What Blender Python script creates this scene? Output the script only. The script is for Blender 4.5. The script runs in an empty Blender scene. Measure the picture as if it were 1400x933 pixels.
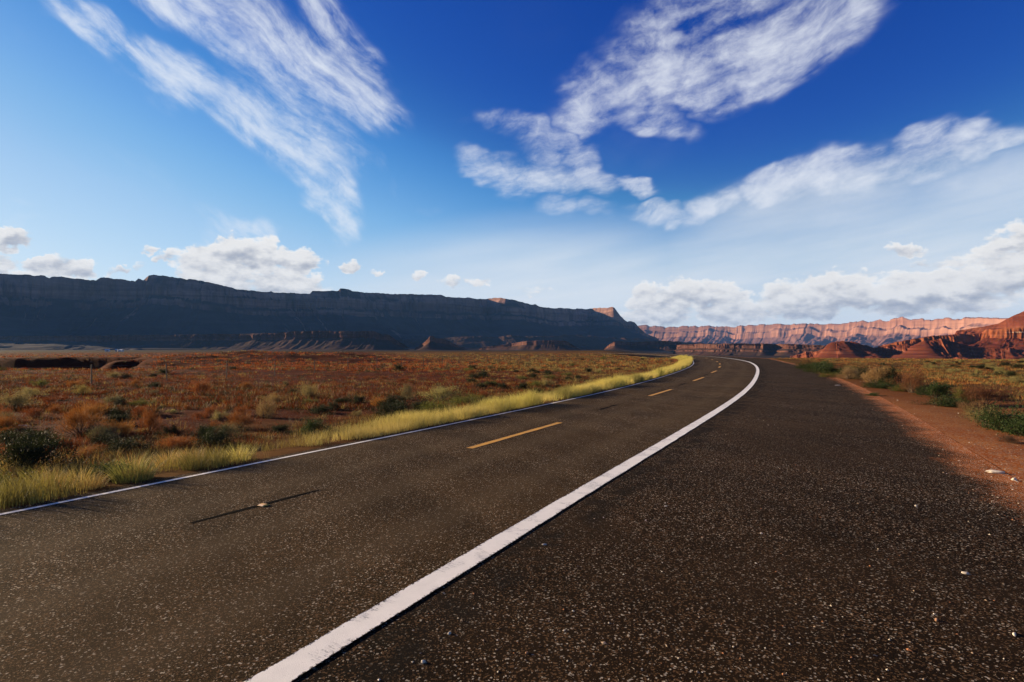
import bpy, math, random
import numpy as np
from mathutils import Vector
random.seed(7); RNG = np.random.default_rng(7)
SC = bpy.context.scene
COL = SC.collection

# ------------------------------------------------------------------ camera, sky, sun, exposure
FP, V0, HC = 765.0, 478.44, 1.993          # focal length in photo pixels, horizon row, eye height
cam = bpy.data.cameras.new('camera'); cam_o = bpy.data.objects.new('camera', cam); COL.objects.link(cam_o)
cam.sensor_width = 36; cam.lens = FP / 1400 * 36
cam.clip_start = .05; cam.clip_end = 60000
cam_o.location = (0, 0, HC)
cam_o.rotation_euler = (math.radians(90) + math.atan((V0 - 466.5) / FP), 0, 0)
SC.camera = cam_o
SUN_AZ, SUN_EL = -68.0, 13.0               # degrees, azimuth from +Y clockwise
SKY_STRENGTH = .085
SUN_STRENGTH = 5.0
EXPOSURE = 1.3
SC.view_settings.view_transform = 'Standard'
SC.view_settings.look = 'None'
SC.view_settings.exposure = EXPOSURE
SC.view_settings.gamma = 1
SC.view_settings.use_curve_mapping = False
SC.render.engine = 'CYCLES'
SC.cycles.max_bounces = 6
SC.cycles.diffuse_bounces = 2
SC.cycles.transmission_bounces = 3
SC.cycles.volume_bounces = 0
SC.cycles.use_denoising = True
R = math.radians

sun = bpy.data.lights.new('sun', 'SUN'); sun_o = bpy.data.objects.new('sun', sun); COL.objects.link(sun_o)
sun.energy = SUN_STRENGTH; sun.angle = R(.5); sun.color = (1, .77, .49)
sd = Vector((math.sin(R(SUN_AZ)) * math.cos(R(SUN_EL)), math.cos(R(SUN_AZ)) * math.cos(R(SUN_EL)), math.sin(R(SUN_EL))))
sun_o.rotation_euler = sd.to_track_quat('Z', 'Y').to_euler()


class NT:
    """small wrapper for writing node trees"""
    def __init__(s, tree): s.t = tree; s.n = tree.nodes; s.l = tree.links
    def add(s, typ, ins=None, **kw):
        n = s.n.new(typ)
        for k, v in kw.items(): setattr(n, k, v)
        for k, v in (ins or {}).items(): s.put(n.inputs[k], v)
        return n
    def put(s, sock, v):
        if hasattr(v, 'is_output'): s.l.new(v, sock)
        elif hasattr(v, 'outputs'): s.l.new(v.outputs[0], sock)
        else: sock.default_value = v
    def math(s, op, a, b=0.0, clamp=False):
        n = s.add('ShaderNodeMath', {0: a, 1: b}, operation=op); n.use_clamp = clamp; return n.outputs[0]
    def vm(s, op, a, b=None, scale=None):
        n = s.add('ShaderNodeVectorMath', {0: a}, operation=op)
        if b is not None: s.put(n.inputs[1], b)
        if scale is not None: s.put(n.inputs['Scale'], scale)
        return n.outputs['Value'] if op in ('DOT_PRODUCT', 'LENGTH') else n.outputs[0]
    def rng(s, v, a, b, c=0.0, d=1.0, smooth=True):
        n = s.add('ShaderNodeMapRange', {0: v, 1: a, 2: b, 3: c, 4: d})
        n.interpolation_type = 'SMOOTHSTEP' if smooth else 'LINEAR'
        return n.outputs[0]
    def noise(s, vec, scale, detail=4, rough=.55, dist=0.0, lac=2.0, col=False):
        n = s.add('ShaderNodeTexNoise', {'Scale': scale, 'Detail': detail, 'Roughness': rough, 'Distortion': dist, 'Lacunarity': lac})
        if vec is not None: s.put(n.inputs['Vector'], vec)
        return n.outputs['Color' if col else 'Fac']
    def mix(s, f, a, b, mode='MIX'):
        n = s.add('ShaderNodeMix', data_type='RGBA', blend_type=mode, clamp_factor=True)
        s.put(n.inputs['Factor'], f)
        for i, v in ((6, a), (7, b)):
            if isinstance(v, tuple) and len(v) == 3: v = (*v, 1)
            s.put(n.inputs[i], v)
        return n.outputs[2]
    def mapping(s, vec, rot=(0, 0, 0), scale=(1, 1, 1), loc=(0, 0, 0)):
        if rot[2]: vec = s.add('ShaderNodeMapping', {'Vector': vec, 'Rotation': rot}).outputs[0]     # turn first, then stretch
        return s.add('ShaderNodeMapping', {'Vector': vec, 'Scale': scale, 'Location': loc}).outputs[0]


def azel(u, v):
    x = (u - 700) / FP; z = (V0 - v) / FP
    return math.degrees(math.atan(x)), math.degrees(math.atan(z / math.hypot(1, x)))


# ---- world: clear desert sky with cirrus overhead and cumulus on the horizon
world = bpy.data.worlds.new('World'); SC.world = world; world.use_nodes = True
w = NT(world.node_tree); w.n.clear()
geo_dir = w.vm('NORMALIZE', w.add('ShaderNodeTexCoord').outputs['Generated'])
sky = w.add('ShaderNodeTexSky', sky_type='NISHITA')
sky.sun_disc = False; sky.sun_elevation = R(SUN_EL); sky.sun_rotation = R(SUN_AZ)
sky.altitude = 1200; sky.air_density = 1.0; sky.dust_density = .25; sky.ozone_density = 1.0
sep = w.add('ShaderNodeSeparateXYZ', {0: geo_dir})
az = w.math('MULTIPLY', w.math('ARCTAN2', sep.outputs[0], sep.outputs[1]), 180 / math.pi)
el = w.math('MULTIPLY', w.math('ARCSINE', sep.outputs[2]), 180 / math.pi)
P0 = w.add('ShaderNodeCombineXYZ', {0: az, 1: el, 2: 1.0}).outputs[0]      # third component 1: strokes below use it as an offset


def capsules(P, strokes, grow=1.0, tops=False):
    """soft union of strokes in (azimuth, elevation) degrees: lists of (u, v, radius_px) with an amplitude"""
    acc = None; top = None
    for amp, pts in strokes:
        if len(pts) == 1: pts = [(pts[0][0] - pts[0][2] * .9, pts[0][1], pts[0][2] * .7), (pts[0][0] + pts[0][2] * .9, pts[0][1] - pts[0][2] * .12, pts[0][2] * .7)]
        for (u0, v0, r0), (u1, v1, r1) in zip(pts[:-1], pts[1:]):
            a, b = azel(u0, v0), azel(u1, v1)
            um = (u0 + u1) / 2; vm_ = (v0 + v1) / 2; rm = (r0 + r1) / 2
            e0, e1 = azel(um - rm * .7, vm_ - rm * .7), azel(um + rm * .7, vm_ + rm * .7)
            rr = math.dist(e0, e1) / 2 * grow * .92
            L = max(math.dist(a, b), 1e-3); ex = ((b[0] - a[0]) / L, (b[1] - a[1]) / L); ey = (-ex[1], ex[0])
            if ey[1] < 0: ey = (-ey[0], -ey[1])
            cx, cy = (a[0] + b[0]) / 2, (a[1] + b[1]) / 2; la = L / 2 + rr * (.8 if tops else 1.25)
            x_ = w.vm('DOT_PRODUCT', P, (ex[0] / la, ex[1] / la, -(cx * ex[0] + cy * ex[1]) / la))
            y_ = w.vm('DOT_PRODUCT', P, (ey[0] / rr, ey[1] / rr, -(cx * ey[0] + cy * ey[1]) / rr))
            xx = w.math('MULTIPLY', x_, x_)
            n = w.add('ShaderNodeMath', {0: y_, 1: y_, 2: xx}, operation='MULTIPLY_ADD')
            m = w.rng(n.outputs[0], 0.0, 1.0, amp, 0.0)
            if tops:
                n = w.add('ShaderNodeMath', {0: y_, 1: m, 2: 0.0 if top is None else top}, operation='MULTIPLY_ADD'); top = n.outputs[0]
            acc = m if acc is None else w.math('MAXIMUM', acc, m)
    return (acc, top) if tops else acc


# cirrus, left family: long fibres sinking to the right
def fibre_warp(P, rot, sx, sy, amt, seed):
    q = w.mapping(P, (0, 0, R(rot)), (sx, sy, 1), (seed, seed * .7, 0))
    c = w.vm('SUBTRACT', w.noise(q, 1.0, 3, .6, 0.0, col=True), (.5, .5, .5))
    return w.vm('ADD', P, w.vm('MULTIPLY', c, (amt, amt, 0)))


PL = fibre_warp(P0, 32, .10, .22, 5.0, 3.1)
mL = capsules(PL, [
    (1.0, [(170, -50, 50), (290, 15, 62), (380, 68, 66), (450, 108, 52), (525, 140, 32)]),
    (.8, [(420, -10, 40), (470, 60, 40), (520, 120, 30)]),
    (.95, [(70, 0, 26), (170, 62, 40), (300, 138, 40), (390, 190, 50), (440, 240, 50), (462, 285, 36), (468, 318, 18)]),
    (.7, [(330, 110, 50), (420, 165, 55), (475, 210, 40)]),
    (.55, [(500, 195, 18), (525, 220, 16)]), (.5, [(540, 240, 10), (546, 262, 9)]), (.45, [(580, 285, 12), (600, 280, 10)]),
    (.42, [(90, 215, 50), (160, 235, 50), (235, 265, 40)]), (.3, [(60, 245, 50), (190, 275, 50)]),
    (.45, [(0, 38, 16), (40, 48, 14)]), (.5, [(0, 275, 10), (50, 286, 8)]), (.55, [(0, 300, 10), (55, 306, 7)]),
    (.8, [(290, 298, 22), (345, 318, 26), (375, 318, 18)]), (.7, [(300, 325, 30)]),
], 1.55)
def wisp(P, m, rot, sx, sy, seed, c1_, lo, hi):
    """feathered ice cloud: erode the stroke mask with fibres that bend with the flow"""
    m = w.math('MULTIPLY', m, w.math('ADD', w.math('MULTIPLY', m, .55), .45))
    fl = w.vm('SUBTRACT', w.noise(P, .075, 2, .5, col=True), (.5, .5, .5))
    f2 = w.vm('SUBTRACT', w.noise(P, .42, 3, .55, col=True), (.5, .5, .5))
    wq = w.vm('ADD', w.vm('ADD', P, w.vm('SCALE', fl, scale=5.0)), w.vm('SCALE', f2, scale=.8))
    n1 = w.noise(w.mapping(wq, (0, 0, R(rot)), (sx, sy, 1), (seed, 1.3 * seed, 0)), 1.0, 6, .58, 0.0)
    n2 = w.noise(w.mapping(wq, (0, 0, R(rot)), (.34, .62, 1), (seed, 2, 0)), 1.0, 6, .64, 0.0)
    n = w.math('ADD', w.math('MULTIPLY', w.math('SUBTRACT', n1, .5), c1_), w.math('MULTIPLY', w.math('SUBTRACT', n2, .5), 1.7))
    d = w.math('ADD', m, w.math('MULTIPLY', n, w.rng(m, 0.0, .75)))
    return w.math('MULTIPLY', w.rng(d, lo, hi), w.rng(m, 0.0, .7))
aL = wisp(P0, mL, 35, .095, .70, 0.0, 2.2, .02, 1.75)

PR = fibre_warp(P0, -14, .13, .26, 5.0, 8.3)
mR = capsules(PR, [
    (1.0, [(795, 130, 30), (850, 105, 50), (920, 112, 46), (985, 126, 24)]), (.85, [(850, 75, 34), (900, 70, 40), (960, 60, 40)]),
    (1.0, [(985, 100, 50), (1050, 80, 58), (1110, 45, 60), (1165, -10, 52)]), (.8, [(875, 40, 34), (950, 15, 46), (1050, -15, 50)]), (.6, [(960, 60, 50), (1030, 30, 50)]),
    (.75, [(660, 160, 14), (700, 165, 26), (740, 175, 22)]), (.35, [(610, 158, 8), (670, 165, 12)]),
    (.8, [(760, 155, 26), (840, 158, 30), (940, 176, 20)]),
    (.8, [(740, 195, 34), (790, 210, 34), (800, 235, 28)]), (.35, [(800, 200, 50), (920, 210, 40)]),
    (.95, [(640, 217, 16), (690, 236, 30), (760, 250, 26), (840, 254, 18), (895, 268, 10)]),
    (.7, [(750, 282, 16), (800, 290, 20), (835, 295, 12)]),
    (1.0, [(865, 300, 12), (940, 292, 20), (1020, 268, 26), (1110, 243, 36), (1220, 222, 38), (1310, 194, 28), (1400, 172, 18)]),
    (.6, [(960, 286, 22), (1100, 274, 26), (1250, 252, 32), (1420, 222, 34)]), (.4, [(1150, 300, 24), (1300, 280, 34), (1440, 260, 40)]),
    (.5, [(1110, 212, 10), (1180, 200, 14)]), (.55, [(1120, 298, 18), (1180, 303, 20)]),
    (.28, [(700, 30, 60), (760, 10, 60)]), (.25, [(1000, 165, 40), (1060, 180, 40)]), (.22, [(1240, 130, 50), (1290, 120, 40)]),
    (.3, [(1180, 330, 50), (1400, 300, 60)]),
    (.3, [(640, 308, 8), (720, 310, 8)]), (.4, [(940, 332, 9), (1030, 325, 9)]),
], 1.55)
aR = wisp(P0, mR, -14, .13, .50, 4.0, 2.3, .02, 1.75)
# thin veil low on the right
mV = capsules(P0, [(1.0, [(540, 470, 150), (900, 440, 210), (1600, 400, 260)]), (.4, [(-200, 470, 80), (300, 440, 60), (640, 450, 90)]),
                   (.75, [(1000, 345, 110), (1250, 310, 130), (1600, 270, 150)])], 1.1)
aV = w.math('MULTIPLY', mV, w.rng(w.noise(w.mapping(P0, (0, 0, R(-8)), (.05, .34, 1)), 1.0, 5, .55), .25, .72, .62, 1.0))

CUM = [
    (1.0, [(-30, 335, 34), (15, 327, 30), (36, 320, 18)]), (1.0, [(-30, 362, 34), (22, 362, 26)]), (.95, [(50, 368, 22), (85, 360, 26), (125, 368, 16)]),
    (.85, [(-20, 386, 24), (150, 384, 20)]), (.6, [(186, 339, 11), (206, 337, 10)]), (.6, [(160, 373, 15)]), (.5, [(186, 363, 13)]),
    (.75, [(212, 349, 16), (246, 346, 18)]),
    (1.0, [(250, 364, 34), (300, 350, 40), (335, 338, 36)]), (1.0, [(335, 345, 40), (370, 354, 36), (428, 356, 20)]), (1.0, [(255, 388, 40), (340, 385, 46), (440, 398, 30)]),
    (.85, [(458, 364, 16), (492, 362, 14)]), (.5, [(524, 373, 10)]), (.6, [(564, 377, 12), (584, 375, 10)]),
    (.65, [(604, 383, 11), (628, 382, 11)]), (.65, [(640, 383, 12), (664, 383, 12)]),
    (1.0, [(866, 412, 22), (905, 402, 34), (960, 404, 36), (1010, 410, 30)]), (.9, [(850, 434, 24), (950, 430, 26), (1060, 428, 28)]),
    (1.0, [(1045, 414, 30), (1100, 400, 40), (1150, 394, 44), (1200, 400, 38)]), (1.0, [(1200, 402, 40), (1290, 396, 42), (1340, 384, 46), (1430, 364, 54)]),
    (.95, [(1060, 424, 28), (1160, 416, 30), (1430, 404, 34)]),
    (.7, [(1208, 336, 14), (1262, 343, 15)]), (.85, [(1335, 345, 26), (1380, 330, 36), (1440, 315, 46)]), (.6, [(1240, 360, 14), (1400, 352, 20)]),
    (.4, [(700, 394, 14), (760, 398, 10)]),
]


c = w.vm('SUBTRACT', w.noise(P0, .30, 3, .6, col=True), (.5, .5, .5))
cb = w.vm('SUBTRACT', w.noise(P0, .95, 3, .6, col=True), (.5, .5, .5))
Q = w.vm('ADD', w.vm('ADD', P0, w.vm('MULTIPLY', c, (3.4, 1.5, 0))), w.vm('MULTIPLY', cb, (1.8, 1.5, 0)))
m, topness = capsules(Q, CUM, 1.0, True)
def puff(P): return w.noise(w.mapping(P, (0, 0, 0), (.50, 1.0, 1)), 1.0, 6, .6, 0.0)
n0 = puff(P0); n1 = puff(w.vm('ADD', P0, (-.35, .6, 0)))
c0 = w.math('ADD', m, w.math('MULTIPLY', w.math('MULTIPLY', w.math('SUBTRACT', n0, .5), 2.2), w.rng(m, 0.0, .3)))
aC = w.rng(c0, .15, .72)
lit = w.math('ADD', w.math('MULTIPLY', w.math('SUBTRACT', n0, n1), 1.15), w.math('MULTIPLY', topness, .5))
lit = w.rng(lit, -.52, .27)
thick = w.rng(c0, .35, .9, 0.0, 1.0)
lit = w.math('MULTIPLY', lit, w.math('SUBTRACT', 1.0, w.math('MULTIPLY', thick, .22)))
# the clear sky's colour response (deep polarised blue overhead, paling towards the horizon)
skc = w.add('ShaderNodeRGBCurve', {'Fac': 1.0, 'Color': w.vm('SCALE', sky.outputs[0], scale=SKY_STRENGTH)})
for ch, pts in zip(skc.mapping.curves, (
        [(0, 0), (.085, .008), (.106, .02), (.126, .05), (.172, .155), (.205, .235), (.291, .418), (.6, .75), (1, .95)],
        [(0, 0), (.14, .072), (.177, .13), (.206, .23), (.267, .39), (.307, .475), (.432, .645), (.7, .85), (1, 1)],
        [(0, 0), (.233, .402), (.275, .47), (.318, .62), (.378, .74), (.41, .785), (.441, .81), (.571, .896), (.8, .96), (1, 1)])):
    while len(ch.points) < len(pts): ch.points.new(.5, .5)
    for p_, q_ in zip(ch.points, pts): p_.location = q_
skc.mapping.update()
K = 1 / SKY_STRENGTH * 2 ** -EXPOSURE     # sky and clouds are given at display brightness
hs = w.vm('SCALE', skc.outputs[0], scale=K)
def cw(r, g, b): return (r * K, g * K, b * K, 1)
c = w.mix(w.math('MULTIPLY', aV, .97), hs, cw(.76, .81, .87))
c = w.mix(w.math('MULTIPLY', aL, .88), c, cw(.80, .85, .93))
c = w.mix(w.math('MULTIPLY', aR, .88), c, cw(.78, .82, .90))
c = w.mix(aC, c, w.mix(lit, cw(.40, .43, .50), cw(.98, .96, .93)))
below = w.rng(el, -1.5, 0.0)
c = w.mix(below, cw(.25, .18, .13), c)
bg = w.add('ShaderNodeBackground', {'Color': c, 'Strength': SKY_STRENGTH})
w.l.new(bg.outputs[0], w.add('ShaderNodeOutputWorld').inputs[0])
world.cycles.sampling_method = 'NONE'


# ------------------------------------------------------------------ numpy helpers
def _hash(ix, iy, seed):
    h = (ix.astype(np.int64) * 374761393 + iy.astype(np.int64) * 668265263 + seed * 1442695041) & 0xffffffff
    h = ((h ^ (h >> 13)) * 1274126177) & 0xffffffff
    h = h ^ (h >> 16)
    return (h & 0xffff) / 65535.0
def vnoise(x, y, seed=0):
    x = np.asarray(x, float); y = np.asarray(y, float)
    ix, iy = np.floor(x), np.floor(y); fx, fy = x - ix, y - iy
    fx = fx * fx * fx * (fx * (fx * 6 - 15) + 10); fy = fy * fy * fy * (fy * (fy * 6 - 15) + 10)
    a, b = _hash(ix, iy, seed), _hash(ix + 1, iy, seed)
    c_, d = _hash(ix, iy + 1, seed), _hash(ix + 1, iy + 1, seed)
    return (a * (1 - fx) + b * fx) * (1 - fy) + (c_ * (1 - fx) + d * fx) * fy
def fbm(x, y, seed=0, octv=4, gain=.5):
    s = 0; a = 1; t = 0
    for i in range(octv):
        s = s + a * (vnoise(x * 2 ** i + 13.7 * i, y * 2 ** i - 7.1 * i, seed + i) - .5) * 2; t += a; a *= gain
    return s / t
def ridge(x, y, seed=0, octv=3):
    s = 0; a = 1; t = 0
    for i in range(octv):
        s = s + a * (1 - np.abs(vnoise(x * 2 ** i + 3.3 * i, y * 2 ** i, seed + i) * 2 - 1)); t += a; a *= .5
    return s / t
def sstep(a, b, x):
    t = np.clip((x - a) / (b - a), 0, 1); return t * t * (3 - 2 * t)


def mesh_obj(name, V, F, mat, parent=None, attrs=None, uv=None, smooth=False, mats=None, fmat=None):
    """F: (n,3) or (n,4) int array, or list of them"""
    me = bpy.data.meshes.new(name)
    Fs = F if isinstance(F, list) else [F]
    Fs = [np.asarray(f, np.int32) for f in Fs if len(f)]
    V = np.asarray(V, np.float32)
    loops = np.concatenate([f.ravel() for f in Fs]); tot = np.concatenate([np.full(len(f), f.shape[1], np.int32) for f in Fs])
    st = np.concatenate([[0], np.cumsum(tot)[:-1]]).astype(np.int32)
    me.vertices.add(len(V)); me.vertices.foreach_set('co', V.ravel())
    me.loops.add(len(loops)); me.loops.foreach_set('vertex_index', loops)
    me.polygons.add(len(tot)); me.polygons.foreach_set('loop_start', st)
    me.polygons.foreach_set('use_smooth', np.full(len(tot), smooth))
    if uv is not None:
        ul = me.uv_layers.new(name='UVMap'); ul.data.foreach_set('uv', np.asarray(uv, np.float32)[loops].ravel())
    for k, a in (attrs or {}).items():
        a = np.asarray(a, np.float32)
        if a.ndim == 1: at = me.attributes.new(k, 'FLOAT', 'POINT'); at.data.foreach_set('value', a)
        else: at = me.attributes.new(k, 'FLOAT_VECTOR', 'POINT'); at.data.foreach_set('vector', a[:, :3].ravel())
    for m in (mats or [mat]): me.materials.append(m)
    if fmat is not None: me.polygons.foreach_set('material_index', np.asarray(fmat, np.int32))
    me.update(calc_edges=True); me.validate()
    o = bpy.data.objects.new(name, me); COL.objects.link(o)
    if parent is not None: o.parent = parent
    return o
def grid_faces(n, m, off=0):
    i = np.arange(n - 1)[:, None]; j = np.arange(m - 1)[None]
    a = (i * m + j).ravel() + off
    return np.stack([a, a + 1, a + m + 1, a + m], 1)
def tag(o, label=None, cat=None, group=None, kind=None):
    if label: o['label'] = label
    if cat: o['category'] = cat
    if group: o['group'] = group
    if kind: o['kind'] = kind
    return o
def empty(name, loc, rz=0, label=None, cat=None, group=None, kind=None):
    o = bpy.data.objects.new(name, None); COL.objects.link(o); o.location = loc; o.rotation_euler = (0, 0, rz)
    o.empty_display_size = .2
    return tag(o, label, cat, group, kind)


# ------------------------------------------------------------------ ground shape
ROLL, VERT = .01097, -.095
def base(x, y):
    x = np.asarray(x, float); y = np.asarray(y, float)
    xr = np.clip(x, -14, 60)
    z = ROLL * xr + VERT * 1e-4 * np.clip(y - 15, 0, 135) ** 2
    return z
def gp(u, v, lift=0.0):
    """where the sight line through photo pixel (u, v) meets the ground"""
    y = FP * HC / (v - V0)
    for _ in range(12):
        x = (u - 700) / FP * y
        y = FP * (HC - float(base(x, y)) - lift) / (v - V0)
    return (u - 700) / FP * y, y
# road centre line: curvature along the arc
KN = [.00126, -.0021, -.00495, -.00259, -.00168, -.0024, -.0027, -.00268, -.00271, -.00267, -.00233, -.00208, -.00216]
DS = .5
S = np.arange(-40, 330, DS)
kk = np.interp(S, np.linspace(0, 120, 13), KN)
A_ = np.concatenate([[0], np.cumsum((kk[1:] + kk[:-1]) / 2 * DS)]); i0 = int(np.argmin(abs(S))); A_ = A_ - A_[i0] + .51481
TX, TY = np.sin(A_), np.cos(A_)
CX = np.concatenate([[0], np.cumsum((TX[1:] + TX[:-1]) / 2 * DS)]); CX += -2.87884 - CX[i0]
CY = np.concatenate([[0], np.cumsum((TY[1:] + TY[:-1]) / 2 * DS)]); CY += 7.78826 - CY[i0]
def sl(x, y):
    """(s, lateral) of points, lateral positive to the right"""
    x = np.atleast_1d(np.asarray(x, float)); y = np.atleast_1d(np.asarray(y, float))
    so = np.empty_like(x); lo = np.empty_like(x)
    sx, sy = CX[::4], CY[::4]
    for i in range(0, len(x), 20000):
        xx, yy = x[i:i + 20000], y[i:i + 20000]
        k = np.argmin((xx[:, None] - sx) ** 2 + (yy[:, None] - sy) ** 2, 1) * 4
        dx, dy = xx - CX[k], yy - CY[k]
        so[i:i + 20000] = S[k] + dx * TX[k] + dy * TY[k]; lo[i:i + 20000] = dx * TY[k] - dy * TX[k]
    return so, lo
def at_sl(s, l):
    s = np.asarray(s, float)
    x = np.interp(s, S, CX); y = np.interp(s, S, CY); tx = np.interp(s, S, TX); ty = np.interp(s, S, TY)
    return x + l * ty, y - l * tx
# lateral position of the painted lines, measured in the photo
Rp = [(359, 933), (649.6, 760), (773, 689), (981.4, 560), (1010, 538.6), (1030, 522.9), (1036, 511.4), (1036, 504.3), (1032.1, 499.3), (1022.9, 495)]
Lp = [(0, 703.1), (83.6, 686.4), (214.3, 661.8), (300, 644.2), (560, 591.4), (714, 560), (860, 527.9), (888.6, 519.7), (917.1, 511.9), (940, 504), (947.9, 498.6), (947.1, 495)]
def lat_fn(pts, deg):
    q = np.array([gp(*p) for p in pts]); s, l = sl(q[:, 0], q[:, 1])
    wgt = np.array([p[1] - V0 for p in pts]) ** .7
    c_ = np.polyfit(s / 50, l, deg, w=wgt); lo, hi = s.min(), s.max()
    return lambda t: np.polyval(c_, np.clip(t, lo, hi) / 50)
latR, latL = lat_fn(Rp, 3), lat_fn(Lp, 3)
# outer edge of the paved pull-out on the right
Ep = [(1400, 708), (1330, 655), (1260, 600), (1190, 548), (1140, 520), (1100, 504), (1070, 495.5), (1050, 491)]
q = np.array([gp(*p) for p in Ep]); es, elat = sl(q[:, 0], q[:, 1])
o_ = np.argsort(es); es, elat = es[o_], elat[o_]
def latE(t):
    v = np.interp(t, es, elat); t = np.asarray(t, float)
    v = np.where(t > es[-1], latR(t) + np.maximum(elat[-1] - latR(es[-1]), 1.2) * np.exp(-(np.maximum(t - es[-1], 0)) / 60) + .6, v)
    v = np.where(t < es[0], elat[0] + np.minimum(es[0] - t, 8) * .45, v)
    return v + .55


def gz(x, y):
    """full ground height"""
    x = np.asarray(x, float); y = np.asarray(y, float); sh = x.shape
    xf, yf = x.ravel(), y.ravel()
    z = base(xf, yf)
    r = np.hypot(xf, yf)
    near = (r < 420)
    ls = np.full_like(xf, -200.0); ss = np.zeros_like(xf)
    if near.any(): ss[near], ls[near] = sl(xf[near], yf[near])
    far_right = (~near) & (xf > .25 * yf); ls[far_right] = 200
    L, Rr = latL(ss), latE(ss)
    left = np.clip(L - .3 - ls, 0, None); right = np.clip(ls - Rr, 0, None)
    pav = (left <= 0) & (right <= 0) & near
    out = np.where(left > 0, left, right)
    rough = sstep(.2, 4, out) * np.where(near, 1, 1)
    z = z + rough * (fbm(xf * .9, yf * .9, 5, 4) * .05 + fbm(xf * .16, yf * .16, 9, 3) * .10 + fbm(xf * .035, yf * .035, 19, 3) * .22 * sstep(8, 40, out))
    z -= .10 * sstep(0, 1.6, left) * (left > 0)
    z -= .16 * sstep(0, 4, right) * (right > 0)
    # swell of the open plain on the left, the gully and its mounds
    z += np.where(ls < 0, sstep(14, 45, left) * .30, 0)
    wv = fbm(xf * .05, yf * .05, 31, 3)
    gul = sstep(57, 66, yf + 5 * wv) * sstep(151, 145, yf + 9 * fbm(xf * .03, yf * .0, 37, 3)) * sstep(.0, 7, -.635 * yf - xf + 7 * wv + 4 * fbm(xf * .16, yf * .16, 39, 2)) * sstep(260, 200, -xf)
    z -= 4.6 * gul * (1 + .25 * fbm(xf * .07, yf * .07, 33))
    for mx, my, mr, mh in ((-46, 86, 12, 1.0), (-40, 100, 13, 1.0), (-31, 108, 9, .55), (-52, 112, 16, .9), (-24, 96, 8, .5), (-70, 150, 26, .8)):
        z += mh * np.exp(-((xf - mx) ** 2 + (yf - my) ** 2) / mr ** 2) * (1 + .5 * fbm(xf * .22, yf * .22, 41))
    # right hand side falls away beyond the road, down towards the river canyon
    rr = sstep(110, 420, r) * sstep(.16, .34, xf / np.maximum(yf, 1)) * (yf > 0)
    z -= rr * 13
    z -= sstep(500, 2200, r) * sstep(.16, .34, xf / np.maximum(yf, 1)) * (yf > 0) * 12
    z += sstep(600, 3000, r) * fbm(xf / 500, yf / 500, 51, 4) * 3.0
    inn = np.minimum(ls - L + .3, Rr - ls)
    z = np.where(pav, z - .014 - .066 * sstep(.0, .7, inn), np.where(near, z - .008 * sstep(.8, 0, out), z))
    return z.reshape(sh), left.reshape(sh), right.reshape(sh), ss.reshape(sh)
def gz1(x, y): return float(gz(np.array([x]), np.array([y]))[0][0])


# ------------------------------------------------------------------ materials
def mat(name):
    m = bpy.data.materials.new(name); m.use_nodes = True; t = NT(m.node_tree)
    return m, t, t.n['Principled BSDF']
def spec(b, rough, s=.25): b.inputs['Roughness'].default_value = rough; b.inputs['Specular IOR Level'].default_value = s


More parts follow.
